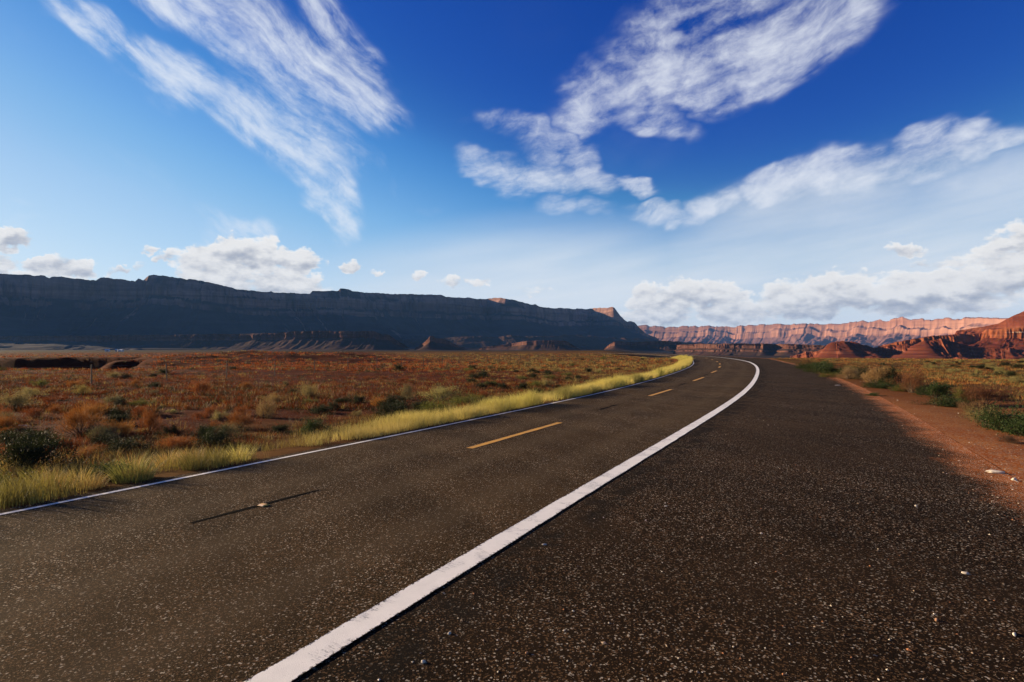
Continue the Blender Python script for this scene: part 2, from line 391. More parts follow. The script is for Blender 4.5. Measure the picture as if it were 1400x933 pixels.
def chip_seal(name, dark, light, bright, lane):
    """stone chips bound in tar: random grey-brown chips a centimetre across"""
    m, t, b = mat(name)
    pos = t.add('ShaderNodeNewGeometry').outputs['Position']
    uvn = t.add('ShaderNodeUVMap'); us = t.add('ShaderNodeSeparateXYZ', {0: uvn.outputs[0]})
    vo = t.add('ShaderNodeTexVoronoi', {'Vector': pos, 'Scale': 165.0}); vs = t.add('ShaderNodeSeparateColor', {0: vo.outputs['Color']})
    rnd, rnd2 = vs.outputs[0], vs.outputs[1]
    vo2 = t.add('ShaderNodeTexVoronoi', {'Vector': pos, 'Scale': 80.0}); v2 = t.add('ShaderNodeSeparateColor', {0: vo2.outputs['Color']})
    col = t.mix(t.rng(rnd, .25, .8), dark, light)
    col = t.mix(t.rng(rnd2, 1 - bright, 1 - bright * .4), col, (.40, .31, .21))
    col = t.mix(t.math('MULTIPLY', t.rng(v2.outputs[2], .80, .86), .5), col, (.23, .13, .065))
    col = t.mix(t.math('MULTIPLY', t.rng(v2.outputs[0], .955, .97), .8), col, (.55, .48, .38))
    big = t.noise(t.mapping(pos, (0, 0, -.5), (1, .25, 1)), .9, 4, .6)
    col = t.mix(t.rng(big, .3, .72, 0, .5), col, t.mix(.5, dark, (.006, .005, .004)))
    big2 = t.noise(pos, .22, 4, .6)
    col = t.mix(t.rng(big2, .35, .7, 0, .42), col, t.mix(.35, light, (.10, .062, .033)))
    if lane:
        # traffic-polished wheel tracks, darker oil band between
        la = us.outputs[0]; p = t.math('ABSOLUTE', la); tr = t.math('ABSOLUTE', t.math('SUBTRACT', t.math('ABSOLUTE', t.math('SUBTRACT', p, 1.55)), .78))
        col = t.mix(t.rng(tr, 0.0, .55, .28, 0), col, (.095, .068, .040))
    else:
        e = us.outputs[1]                                   # distance in from the outer edge
        nd = t.noise(pos, 1.3, 5, .65); nf = t.noise(pos, 22, 3, .6)
        lim = t.math('ADD', t.math('MULTIPLY', nd, 1.3), t.math('MULTIPLY', nf, .6))
        dirt = t.rng(t.math('SUBTRACT', e, lim), -1.15, -.05, 1, 0)
        dc = t.mix(t.noise(pos, 3, 4), (.28, .068, .013), (.37, .125, .031))
        dc = t.mix(t.rng(v2.outputs[1], .86, .9), dc, (.5, .42, .33))
        col = t.mix(t.rng(t.math('SUBTRACT', dirt, t.math('MULTIPLY', rnd2, .94)), .0, .10), col, dc)
        tar = t.math('ABSOLUTE', t.math('SUBTRACT', us.outputs[0], .42))    # bleeding tar beside the line
        tn = t.math('MULTIPLY', t.rng(tar, .08, .42, 1, 0), t.rng(t.noise(pos, 2.2, 4, .6), .38, .62))
        col = t.mix(t.math('MULTIPLY', tn, .8), col, (.010, .008, .006))
        lip = t.rng(us.outputs[0], .0, .10, 1, 0)
        col = t.mix(t.math('MULTIPLY', lip, .6), col, (.10, .075, .05))
    t.put(b.inputs['Base Color'], col); spec(b, .95, .03)
    h = t.math('ADD', t.math('MULTIPLY', t.math('SUBTRACT', 1, vo.outputs['Distance']), rnd), t.math('MULTIPLY', t.noise(pos, 160, 2), .4))
    t.put(b.inputs['Normal'], t.add('ShaderNodeBump', {'Strength': .75, 'Distance': .012, 'Height': h}))
    return m
M_ROAD = chip_seal('chip_seal_road', (.0085, .0052, .0025), (.058, .035, .0135), .045, True)
M_SHLD = chip_seal('chip_seal_shoulder', (.0028, .0018, .0010), (.0165, .0084, .0031), .02, False)


def paint(name, colr, wear):
    m, t, b = mat(name)
    pos = t.add('ShaderNodeNewGeometry').outputs['Position']
    uvn = t.add('ShaderNodeUVMap'); us = t.add('ShaderNodeSeparateXYZ', {0: uvn.outputs[0]})
    edge = t.math('ABSOLUTE', us.outputs[0])                  # 0 in the middle, 1 at the edges
    n = t.noise(pos, 34, 5, .7); crk = t.noise(t.mapping(pos, (0, 0, .5), (3, 24, 1)), 1.4, 4, .6, 1.0)
    vo = t.add('ShaderNodeTexVoronoi', {'Vector': pos, 'Scale': 150.0})
    gone = t.rng(t.math('ADD', t.math('MULTIPLY', t.math('POWER', edge, 5.0), .24), n), .70 - wear, .74 - wear)
    line = t.math('MULTIPLY', t.rng(t.math('ABSOLUTE', t.math('SUBTRACT', crk, .5)), .0, .022, 1, 0), t.rng(t.noise(pos, 3.0, 2), .50, .56))
    gone = t.math('MAXIMUM', gone, t.math('MULTIPLY', line, .8))
    c_ = t.mix(t.rng(t.noise(pos, 6, 5, .65), .3, .75, 0, .35), colr, tuple(k * .72 for k in colr))
    c_ = t.mix(t.math('MULTIPLY', vo.outputs['Distance'], .35), c_, tuple(k * .6 for k in colr))
    c_ = t.mix(gone, c_, (.05, .04, .03))
    t.put(b.inputs['Base Color'], c_); spec(b, .6, .3)
    t.put(b.inputs['Normal'], t.add('ShaderNodeBump', {'Strength': .45, 'Distance': .005, 'Height': t.math('SUBTRACT', t.math('SUBTRACT', 1, vo.outputs['Distance']), gone)}))
    return m
M_WHITE = paint('white_road_paint', (.90, .86, .77), .012)
M_YEL = paint('yellow_road_paint', (.66, .32, .02), .03)
M_TAR, t, b = mat('crack_sealant'); b.inputs['Base Color'].default_value = (.0025, .002, .002, 1); spec(b, .95, .02)


def rock(name, cliff_a, cliff_b, talus_a, talus_b, zs, band, ns=.02, top=None, streak=None, vs=.75):
    """layered sandstone: strata on the cliffs, scree with brush on the slopes"""
    m, t, b = mat(name)
    g = t.add('ShaderNodeNewGeometry'); pos = g.outputs['Position']
    nz = t.add('ShaderNodeSeparateXYZ', {0: g.outputs['Normal']}).outputs[2]
    wob = t.noise(pos, ns * .25, 3)
    st = t.noise(t.mapping(pos, (0, 0, 0), (ns * .05, ns * .05, zs)), 1.0, 6, .72, .6)
    vert_ = t.noise(t.mapping(pos, (0, 0, 0), (ns * 1.5, ns * 1.5, zs * .10)), 1.0, 6, .7)
    cl = t.mix(t.rng(st, .38, .62), cliff_a, cliff_b)
    cl = t.mix(t.math('MULTIPLY', t.rng(vert_, .42, .66), vs), cl, tuple(k * .45 for k in cliff_a))
    if streak: cl = t.mix(t.math('MULTIPLY', t.rng(t.noise(t.mapping(pos, (0, 0, 0), (ns * .12, ns * .12, zs * 1.6), (4, 0, 2)), 1.0, 4), .56, .64), .8), cl, streak)
    ta = t.mix(t.rng(t.noise(pos, ns * .5, 5, .6), .36, .64), talus_a, talus_b)
    dots = t.noise(pos, ns * 9, 3, .6)
    ta = t.mix(t.rng(dots, .55, .68, 0, .7), ta, (.055, .055, .03))
    ta = t.mix(t.math('MULTIPLY', t.rng(st, .52, .66), band), ta, cliff_b)
    col = t.mix(t.rng(t.math('ADD', nz, t.math('MULTIPLY', t.math('SUBTRACT', wob, .5), .25)), .48, .72), cl, ta)
    t.put(b.inputs['Base Color'], col); spec(b, .95, .02)
    t.put(b.inputs['Normal'], t.add('ShaderNodeBump', {'Strength': .8, 'Distance': .35 / ns * .06, 'Height': t.math('ADD', t.math('MULTIPLY', st, 1.0), t.noise(pos, ns * 3, 6, .7))}))
    return m
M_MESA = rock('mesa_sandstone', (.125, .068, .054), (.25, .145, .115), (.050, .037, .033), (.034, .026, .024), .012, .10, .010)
M_FAR = rock('pink_cliff_sandstone', (.27, .125, .080), (.34, .175, .115), (.20, .098, .072), (.16, .075, .058), .010, .25, .006, vs=.3)
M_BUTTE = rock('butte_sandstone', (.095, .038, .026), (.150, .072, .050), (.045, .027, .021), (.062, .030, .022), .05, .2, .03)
M_RED = rock('red_shale', (.19, .056, .029), (.26, .10, .055), (.155, .041, .020), (.115, .029, .015), .085, .6, .03)
M_REDCAP = rock('red_cap_sandstone', (0.2108, 0.062, 0.0248), (0.2604, 0.1054, 0.0527), (0.1302, 0.031, 0.0136), (0.0992, 0.0223, 0.0105), .05, .3, .02, streak=(0.3844, 0.279, 0.2046))

M_GRD, t, b = mat('desert_soil')
pos = t.add('ShaderNodeNewGeometry').outputs['Position']
zl = t.add('ShaderNodeAttribute', attribute_name='zone').outputs['Vector']; zs_ = t.add('ShaderNodeSeparateXYZ', {0: zl})
soil = t.mix(t.rng(t.noise(pos, .35, 5, .6), .35, .68), (.055, .011, .003), (.085, .021, .006))  # dark red soil, with the left plain's dim light baked into its colour
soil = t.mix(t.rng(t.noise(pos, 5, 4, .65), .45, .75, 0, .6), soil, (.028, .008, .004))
vo = t.add('ShaderNodeTexVoronoi', {'Vector': pos, 'Scale': 26.0}); vs = t.add('ShaderNodeSeparateColor', {0: vo.outputs['Color']})
soil = t.mix(t.rng(vs.outputs[0], .90, .93, 0, .7), soil, (.15, .085, .05))
strip = t.mix(t.rng(t.noise(pos, 1.2, 5, .65), .35, .7), (.28, .068, .013), (.37, .125, .031))
vo3 = t.add('ShaderNodeTexVoronoi', {'Vector': pos, 'Scale': 48.0}); v3 = t.add('ShaderNodeSeparateColor', {0: vo3.outputs['Color']})
strip = t.mix(t.rng(v3.outputs[0], .70, .75, 0, .8), strip, (.34, .235, .15))
strip = t.mix(t.rng(v3.outputs[1], .86, .9, 0, .5), strip, (0.0816, 0.0408, 0.0238))
cov = t.mix(t.rng(t.noise(pos, .06, 5, .65), .38, .62), (.092, .038, .010), (.13, .072, .019))
cov = t.mix(t.rng(t.noise(pos, .9, 4, .7), .5, .7, 0, .7), cov, (0.0544, 0.0258, 0.0095))
cov = t.mix(t.rng(t.noise(t.mapping(pos, (0, 0, 0), (.012, .03, 1)), 1.0, 4), .5, .66, 0, .7), cov, (0.1224, 0.0408, 0.0136))
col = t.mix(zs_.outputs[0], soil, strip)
col = t.mix(zs_.outputs[1], col, cov)
far_c = t.mix(t.rng(t.noise(pos, .002, 5, .6), .4, .6), (.030, .021, .011), (.040, .025, .014))
col = t.mix(zs_.outputs[2], col, far_c)
t.put(b.inputs['Base Color'], col); spec(b, .95, .02)
t.put(b.inputs['Normal'], t.add('ShaderNodeBump', {'Strength': .7, 'Distance': .03, 'Height': t.math('ADD', t.noise(pos, 9, 5, .7), t.math('MULTIPLY', vs.outputs[0], .4))}))


def leafy(name, trans=.4, rough=.7, vary=.35):
    """plant material: its own colour comes from the plant's 'hue' attribute; thin leaves let light through"""
    m, t, b = mat(name)
    a = t.add('ShaderNodeAttribute', attribute_name='hue').outputs['Vector']
    pos = t.add('ShaderNodeTexCoord').outputs['Object']
    rnd = t.add('ShaderNodeObjectInfo').outputs['Random']
    c_ = t.add('ShaderNodeHueSaturation', {'Hue': t.rng(rnd, 0, 1, .488, .512, False), 'Saturation': 1.0, 'Value': t.rng(rnd, 0, 1, 1 - vary * .5, 1 + vary * .5, False), 'Fac': 1.0, 'Color': a}).outputs[0]
    t.put(b.inputs['Base Color'], c_); spec(b, rough, .2)
    tr = t.add('ShaderNodeBsdfTranslucent', {'Color': c_})
    mx = t.add('ShaderNodeMixShader', {0: trans, 1: b.outputs[0], 2: tr.outputs[0]})
    t.l.new(mx.outputs[0], t.n['Material Output'].inputs[0])
    return m
M_GRASS = leafy('dry_grass', .28)
M_LEAF = leafy('shrub_leaves', .32)
def plain(name, colr, rough=.8, s=.2, scale=8, var=.3, metal=0):
    m, t, b = mat(name)
    pos = t.add('ShaderNodeTexCoord').outputs['Object']
    t.put(b.inputs['Base Color'], t.mix(t.rng(t.noise(pos, scale, 5, .65), .3, .7), colr, tuple(k * (1 - var) for k in colr)))
    spec(b, rough, s); b.inputs['Metallic'].default_value = metal
    return m
M_STEM = plain('woody_stem', (.09, .06, .04)); M_POST = plain('rusty_steel_post', (.075, .05, .04), .7); M_WIRE = plain('fence_wire', (.10, .08, .07), .5)
M_STONE = plain('pale_stone', (.60, .52, .42), .85, .2, 20, .3); M_STONE2 = plain('brown_stone', (.30, .16, .09), .85, .2, 20, .35)
M_REFL = plain('amber_marker_plastic', (.75, .40, .06), .35, .5, 30, .15); M_SHED = plain('whitewashed_board', (.70, .68, .64)); M_ROOF = plain('white_sheet_roof', (.75, .74, .72))

# ------------------------------------------------------------------ ground sheet
def ground():
    ang = np.concatenate([np.arange(-180, -56, 4.0), np.arange(-56, 52, .22), np.arange(52, 180, 4.0), [180]])
    rad = [.35]
    while rad[-1] < 16500: rad.append(rad[-1] * (1.017 if rad[-1] < 500 else 1.05))
    rad = np.array(rad); n, m = len(ang), len(rad)
    AA, RR = np.meshgrid(np.radians(ang), rad, indexing='ij')
    X, Y = RR * np.sin(AA), RR * np.cos(AA)
    Z, left, right, ss = gz(X, Y)
    r = np.hypot(X, Y)
    zone = np.zeros((n, m, 3))
    zone[..., 0] = (right > 0) * sstep(5.2, 3.0, right + 1.2 * fbm(X * .5, Y * .5, 71)) * (r < 300)
    yel = sstep(25, 105, Y + fbm(X * .03, Y * .03, 77) * 40 + X * 3.5)
    yel = np.maximum(yel, sstep(6.0, 2.0, left + 2 * fbm(X * .2, Y * .2, 79)) * (left > 0))
    yel = np.maximum(yel, (right > 6) * .35)
    zone[..., 1] = np.clip(yel, 0, 1)
    zone[..., 2] = sstep(300, 900, r)
    V = np.stack([X, Y, Z], -1).reshape(-1, 3)
    V = np.vstack([V, [[0, 0, float(base(0, 0)) - .07]]])
    F = grid_faces(n, m)
    cen = len(V) - 1; i = np.arange(n - 1) * m
    F2 = np.stack([i, np.full(n - 1, cen), i + m], 1)
    zz = np.vstack([zone.reshape(-1, 3), [[0, 0, 0]]])
    o = mesh_obj('ground', V, [F[:, ::-1], F2[:, ::-1]], M_GRD, attrs={'zone': zz}, smooth=True)
    if o.data.polygons[len(F) // 2].normal.z < 0: o.data.flip_normals()
    tag(o, 'red desert plain covered with dry grass and scattered brush', 'ground', kind='structure')
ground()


def ribbon(name, s0, s1, ds, fl, fr, lift, m, parent=None, nl=2, uvf=None, skirt=.0, jitter=0.0):
    s = np.arange(s0, s1 + 1e-6, ds); f = np.linspace(0, 1, nl)
    L, Rr = np.broadcast_to(fl(s), s.shape), np.broadcast_to(fr(s), s.shape)
    lat = L[:, None] * (1 - f) + Rr[:, None] * f
    if jitter:
        lat = lat.copy()
        lat[:, 0] += jitter * fbm(s * 3, s * 0, 3, 4); lat[:, -1] += jitter * fbm(s * 3, s * 0 + 9, 4, 4)
    x, y = at_sl(s[:, None].repeat(nl, 1), lat)
    z = base(x, y) + lift
    uv = uvf(s[:, None] + lat * 0, lat, f[None] + lat * 0) if uvf else np.stack([np.broadcast_to(f * 2 - 1, lat.shape), s[:, None] + lat * 0], -1)
    V = np.stack([x, y, z], -1)
    if skirt:
        a = V[:, :1].copy(); a[..., 2] -= skirt; c_ = V[:, -1:].copy(); c_[..., 2] -= skirt
        V = np.concatenate([a, V, c_], 1); uv = np.concatenate([uv[:, :1], uv, uv[:, -1:]], 1); nl += 2
    return mesh_obj(name, V.reshape(-1, 3), grid_faces(len(s), nl)[:, ::-1], m, parent, uv=uv.reshape(-1, 2), smooth=False)


road = ribbon('road', -39, 320, .5, lambda s: latL(s) - .28, lambda s: latR(s) + .02, 0.0, M_ROAD, nl=15,
              uvf=lambda s, l, f: np.stack([l, s], -1), skirt=.12)
tag(road, 'worn two lane chip seal highway bending left across the plain', 'road', kind='structure')
shoulder = ribbon('road_shoulder', -39, 300, .5, lambda s: latR(s) + .02, latE, -.005, M_SHLD, nl=13,
                  uvf=lambda s, l, f: np.stack([l - latR(s), latE(s) - l], -1), skirt=.12)
tag(shoulder, 'wide dark tarred pull-out beside the right edge of the highway', 'road shoulder', kind='structure')
e1 = ribbon('edge_line', -39, 310, .25, lambda s: latR(s) - .125, lambda s: latR(s) + .125, .006, M_WHITE, road, nl=3, jitter=.012)
e1['label'] = 'broad white line along the outside of the bend'
e2 = ribbon('edge_line', -39, 310, .25, lambda s: latL(s) - .048, lambda s: latL(s) + .048, .006, M_WHITE, road, nl=3, jitter=.006)
e2['label'] = 'thin white line along the grass verge'
def strip_between(name, p0, p1, wd, m, lift=.007, n=12, taper=False):
    a, b_ = gp(*p0), gp(*p1); (s0, s1), (l0, l1) = sl([a[0], b_[0]], [a[1], b_[1]])
    s = np.linspace(s0, s1, n); f = np.linspace(0, 1, n); lat = l0 + (l1 - l0) * f
    ww = np.full(n, wd) / 2
    if taper: ww = ww * (.35 + .65 * np.sin(np.pi * np.clip(f, .04, .96)) ** .6)
    ww = ww * (1 + .12 * fbm(s * 4, s * 0, 5, 3))
    V = []; uv = []
    for k, sg in enumerate((-1, 0, 1)):
        x, y = at_sl(s, lat + sg * ww); V.append(np.stack([x, y, base(x, y) + lift], -1)); uv.append(np.stack([np.full(n, float(sg)), s], -1))
    V = np.stack(V, 1); uv = np.stack(uv, 1)
    return mesh_obj(name, V.reshape(-1, 3), grid_faces(n, 3)[:, ::-1], m, road, uv=uv.reshape(-1, 2))
for p0, p1 in (((642, 613), (765, 578)), ((888, 541.4), (917.3, 532.6)), ((947.9, 521), (961.7, 516.1)), ((972.4, 509.9), (979.3, 507.2))):
    strip_between('centre_dash', p0, p1, .17, M_YEL)
for cu, cv in ((983.7, 502), (984, 497.9), (980.4, 494.7), (973.6, 492.1), (965.4, 490), (955.7, 488.3), (945.7, 486.4)):
    a = gp(cu, cv); (s_,), (l_,) = sl([a[0]], [a[1]])
    n = 8; s = np.linspace(s_ - 1.9, s_ + 1.9, n); V = []; uv = []
    for sg in (-1, 0, 1):
        x, y = at_sl(s, l_ + sg * .1); V.append(np.stack([x, y, base(x, y) + .008], -1)); uv.append(np.stack([np.full(n, float(sg)), s], -1))
    mesh_obj('centre_dash', np.stack(V, 1).reshape(-1, 3), grid_faces(n, 3)[:, ::-1], M_YEL, road, uv=np.stack(uv, 1).reshape(-1, 2))
for p0, p1 in (((262, 714.5), (437, 669.5)), ((819, 560.5), (833, 556.5)), ((833, 556), (844, 553.4)), ((927, 527.5), (938, 524.2)), ((962, 513.8), (968, 511.5))):
    strip_between('tar_seal', p0, p1, .075 if p0[0] < 300 else .13, M_TAR, .005, 10, True)


# ------------------------------------------------------------------ cliffs, mesas, buttes and badlands
def catmull(P, n, k=3):
    """resample a control polyline of (u, v, depth) densely in u, straight segments lightly smoothed"""
    P = np.array(P, float); d = np.concatenate([[0], np.cumsum(np.hypot(np.diff(P[:, 0]), np.diff(P[:, 1]) * .6) + .02 * 0)])
    t = np.linspace(0, d[-1], n); Q = np.stack([np.interp(t, d, P[:, j]) for j in range(3)], 1)
    dep = Q[:, 2].copy()
    for _ in range(6): dep[1:-1] = (dep[:-2] + 2 * dep[1:-1] + dep[2:]) / 4
    Q[:, 2] = dep
    return Q


def cliff_range(name, rim, prof, m, n=600, basez=-4.0, flute=.10, flute_w=90., ravine=.22, rav_w=260., seed=1, back=900., cap_noise=1.0,
                sil=.6, label='', nsm=30, ledge=.02, rgh=.03):
    """an escarpment: rim traced as (u, v, depth); prof = [(outward/H, height fraction)] from rim to toe"""
    Q = catmull(rim, n)
    u, v, dep = Q.T
    v = v + sil * fbm(u / 9., u * 0, seed + 7, 4) - sil * .5 * (vnoise(u / 5., u * 0, seed + 3) > .62)
    x = (u - 700) / FP * dep; y = dep.copy(); zt = HC + (V0 - v) / FP * dep
    H = zt - basez; Hm = np.median(H)
    # smoothed outward normals (towards the viewer's side)
    xs, ys = x.copy(), y.copy()
    for _ in range(nsm):
        xs[1:-1] = (xs[:-2] + xs[1:-1] * 2 + xs[2:]) / 4; ys[1:-1] = (ys[:-2] + ys[1:-1] * 2 + ys[2:]) / 4
    tx, ty = np.gradient(xs), np.gradient(ys); ln = np.hypot(tx, ty) + 1e-6; nx, ny = ty / ln, -tx / ln
    arc = np.concatenate([[0], np.cumsum(np.hypot(np.diff(xs), np.diff(ys)))])
    prof = np.array(prof, float)
    # subdivide the profile
    pd = np.concatenate([[0], np.cumsum(np.hypot(np.diff(prof[:, 0]), np.diff(prof[:, 1])))])
    M = 64; tt = np.linspace(0, pd[-1], M); D = np.interp(tt, pd, prof[:, 0]); Hh = np.interp(tt, pd, prof[:, 1])
    slope = np.gradient(Hh) / (np.gradient(D) - 1e-6); cl = sstep(1.0, 2.2, np.abs(slope))
    rows = []
    lo, hi = np.min(Hh), 1.0
    arc = arc + flute_w * 1.6 * fbm(arc / (flute_w * 3.1), arc * 0 + 5, seed + 13, 3)
    fl = (ridge(arc / flute_w, arc * 0, seed + 11, 4) - .62) * (.25 + 1.5 * vnoise(arc / (flute_w * 5.3), arc * 0 + 2, seed + 19))
    big = fbm(arc / (flute_w * 4.5), arc * 0, seed + 17, 3)
    for j in range(M):
        h = Hh[j]; c_ = cl[j]
        zz = basez + h * H
        off = D[j] * H
        fj = (fl + .5 * fbm(arc / (flute_w * .35), np.full(n, zz.mean() / (Hm * .18)), seed + 23, 3) * .6) * flute * Hm * (1.0 - .35 * (1 - c_))
        rv = (ridge(arc / rav_w + .25 * fbm(arc / 90, np.full(n, h * 3), seed + 2), arc * 0, seed + 29, 3) - .55) * ravine * Hm
        wt = np.clip(D[j] / max(prof[:, 0].max() * .35, 1e-3), 0, 1) * np.clip(h * 4, 0, 1)
        led = ledge * Hm * (vnoise(np.full(n, zz.mean() / (Hm * .045)), arc / (flute_w * 6), seed + 41) - .5)
        out = off + fj * min(1, j / 3) + rv * wt + big * flute * Hm * .8 * min(1, j / 4) + led * c_
        zn = zz + (1 - c_) * Hm * rgh * fbm(arc / (flute_w * .8), np.full(n, D[j] * Hm / (flute_w * .8)), seed + 37, 5, .6) * (j > 1)
        rows.append(np.stack([x + nx * out, y + ny * out, zn], -1))
    bk = []
    for d_, dz in ((back, -.012), (back * .45, -.004), (back * .1, -.002)):
        bx = x - nx * 0; bk.append(np.stack([x * (1 + d_ / y), y * (1 + d_ / y), zt + dz * H - d_ * .0 + (0 if d_ < 1 else (d_ / y) * (zt - HC) * 0)], -1))
    V = np.stack(bk + rows, 1); mm = V.shape[1]
    o = mesh_obj(name, V.reshape(-1, 3), grid_faces(n, mm), m, smooth=True)
    nz = np.empty(len(o.data.polygons) * 3, np.float32); o.data.polygons.foreach_get('normal', nz)
    if nz[2::3].mean() < 0: o.data.flip_normals()
    o.data.set_sharp_from_angle(angle=R(50))
    return tag(o, label, 'hill', kind='structure')


ESC = [(0, 1.0), (.012, .99), (.02, .90), (.07, .885), (.085, .70), (.16, .67), (.18, .585), (.42, .47), (.8, .30), (1.15, .19), (1.7, .11), (2.5, .05), (3.6, 0)]
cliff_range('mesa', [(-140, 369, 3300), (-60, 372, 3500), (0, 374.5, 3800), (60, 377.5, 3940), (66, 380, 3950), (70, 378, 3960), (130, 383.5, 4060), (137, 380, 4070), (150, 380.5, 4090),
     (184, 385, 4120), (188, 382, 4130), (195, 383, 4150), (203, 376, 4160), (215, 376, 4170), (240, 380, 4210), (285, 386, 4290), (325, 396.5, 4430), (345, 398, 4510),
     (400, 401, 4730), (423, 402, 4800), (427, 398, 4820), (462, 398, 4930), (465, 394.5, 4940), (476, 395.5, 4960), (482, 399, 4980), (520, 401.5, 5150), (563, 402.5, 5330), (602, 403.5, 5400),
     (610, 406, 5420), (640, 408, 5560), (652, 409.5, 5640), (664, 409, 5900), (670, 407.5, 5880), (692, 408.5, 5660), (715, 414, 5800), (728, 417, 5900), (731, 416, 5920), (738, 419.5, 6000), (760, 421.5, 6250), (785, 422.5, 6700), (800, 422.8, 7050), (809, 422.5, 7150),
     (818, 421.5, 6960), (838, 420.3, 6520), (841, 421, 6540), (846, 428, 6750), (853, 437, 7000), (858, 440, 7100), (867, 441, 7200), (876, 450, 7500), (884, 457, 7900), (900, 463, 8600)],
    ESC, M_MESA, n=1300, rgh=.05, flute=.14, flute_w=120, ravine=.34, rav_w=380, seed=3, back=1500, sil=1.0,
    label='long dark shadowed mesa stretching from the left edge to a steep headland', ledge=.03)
cliff_range('far_cliffs', [(800, 450, 14800), (880, 446, 13920), (905, 447.5, 13645), (950, 446.5, 13150), (1005, 447, 12545), (1014, 445, 12446), (1025, 446, 12325), (1060, 443.5, 11940), (1075, 444.5, 11775), (1105, 442.5, 11445), (1130, 443.5, 11170),
     (1160, 441.5, 10840), (1180, 439, 10620), (1190, 440.5, 10510), (1200, 438, 10400), (1212, 440, 10268), (1232, 434.5, 10048), (1245, 437, 9905), (1270, 437.5, 9630), (1285, 436.5, 9465), (1310, 436, 9190), (1330, 433.5, 8970), (1352, 434, 8728), (1375, 435, 8475), (1400, 438, 8200), (1480, 440, 7320)],
    [(0, 1), (.05, .97), (.10, .80), (.22, .74), (.27, .56), (.6, .40), (1.1, .25), (1.8, .12), (2.8, .04), (3.5, 0)], M_FAR, n=1200, rgh=.2, flute=.11, flute_w=500, ravine=.30, rav_w=1100, seed=21, back=1500, sil=1.6, basez=-30,
    label='distant sunlit pink escarpment along the right horizon', ledge=.03)
BUT = [(0, 1), (.02, .96), (.05, .62), (.12, .57), (.5, .30), (1.0, .10), (1.6, 0)]
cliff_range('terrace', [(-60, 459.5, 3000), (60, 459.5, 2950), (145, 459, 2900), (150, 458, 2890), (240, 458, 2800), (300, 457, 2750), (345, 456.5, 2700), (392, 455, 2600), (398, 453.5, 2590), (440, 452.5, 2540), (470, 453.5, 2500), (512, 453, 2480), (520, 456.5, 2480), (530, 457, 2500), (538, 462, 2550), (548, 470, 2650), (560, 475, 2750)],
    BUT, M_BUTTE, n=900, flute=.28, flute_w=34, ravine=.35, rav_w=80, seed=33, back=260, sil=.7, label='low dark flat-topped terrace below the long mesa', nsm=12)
cliff_range('butte', [(568, 476, 2450), (578, 470, 2380), (585, 464, 2330), (588, 459.5, 2320), (592, 459, 2325), (595, 462, 2340), (604, 463, 2380), (612, 466, 2420), (622, 471, 2480), (634, 476, 2560)],
    BUT, M_BUTTE, n=260, flute=.16, flute_w=22, ravine=.2, rav_w=50, seed=41, back=80, sil=.4, label='small lone butte with a lit left tip below the mesa', nsm=8)
cliff_range('low_hills', [(540, 466, 3900), (580, 462, 3950), (600, 463, 3960), (640, 460, 3900), (680, 461.5, 3950), (700, 458.5, 3980), (740, 460.5, 4050), (790, 458, 4300), (830, 462, 4500), (880, 464, 4700), (930, 468, 5000), (1010, 471, 5600), (1080, 473, 5900)],
    [(0, 1), (.4, .86), (.9, .66), (1.5, .45), (2.2, .2), (3.2, 0)], M_BUTTE, n=700, flute=.5, flute_w=70, ravine=.7, rav_w=130, seed=47, back=500, sil=1.2, rgh=.12, label='rolling reddish foothills at the foot of the mesa', nsm=30)
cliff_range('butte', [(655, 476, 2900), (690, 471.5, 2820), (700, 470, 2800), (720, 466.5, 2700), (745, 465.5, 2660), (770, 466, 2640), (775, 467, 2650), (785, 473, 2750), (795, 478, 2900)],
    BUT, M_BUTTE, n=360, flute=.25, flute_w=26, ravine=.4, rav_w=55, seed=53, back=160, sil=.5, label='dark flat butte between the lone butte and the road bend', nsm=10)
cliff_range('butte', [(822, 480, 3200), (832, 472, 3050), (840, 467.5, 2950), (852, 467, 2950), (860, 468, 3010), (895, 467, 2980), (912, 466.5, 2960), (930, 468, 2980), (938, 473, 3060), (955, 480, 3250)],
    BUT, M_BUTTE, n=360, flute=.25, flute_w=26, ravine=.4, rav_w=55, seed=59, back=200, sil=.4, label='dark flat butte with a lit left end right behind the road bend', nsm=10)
cliff_range('canyon_rim', [(925, 472, 2900), (960, 470.5, 2750), (1000, 470, 2600), (1045, 470, 2500), (1060, 471, 2520), (1075, 470.5, 2440), (1130, 472.5, 2350), (1160, 474, 2350), (1200, 478, 2400)],
    [(0, 1), (.02, .95), (.05, .66), (.3, .56), (.36, .42), (1.0, .12), (1.6, 0)], M_BUTTE, n=520, flute=.30, flute_w=40, ravine=.35, rav_w=80, seed=61, back=500, sil=.6, basez=-36,
    label='dark layered canyon rim beyond the road bend', nsm=12)
cliff_range('red_hills', [(1080, 489, 1500), (1110, 482, 1480), (1130, 476, 1450), (1137, 469, 1440), (1150, 467.5, 1430), (1165, 467.5, 1430), (1178, 472, 1440), (1195, 476, 1440), (1215, 473, 1420), (1240, 470.5, 1400), (1252, 471.5, 1400), (1262, 467, 1380), (1285, 464, 1370), (1300, 468, 1360), (1330, 474, 1340), (1380, 478, 1300), (1480, 480, 1280)],
    [(0, 1), (.25, .9), (.5, .72), (.9, .5), (1.5, .25), (2.4, .08), (3.2, 0)], M_RED, n=620, flute=.4, flute_w=24, ravine=.5, rav_w=60, seed=67, back=300, sil=1.6, basez=-24, rgh=.22,
    label='crumpled dark red badland hills beyond the right plain', nsm=14)
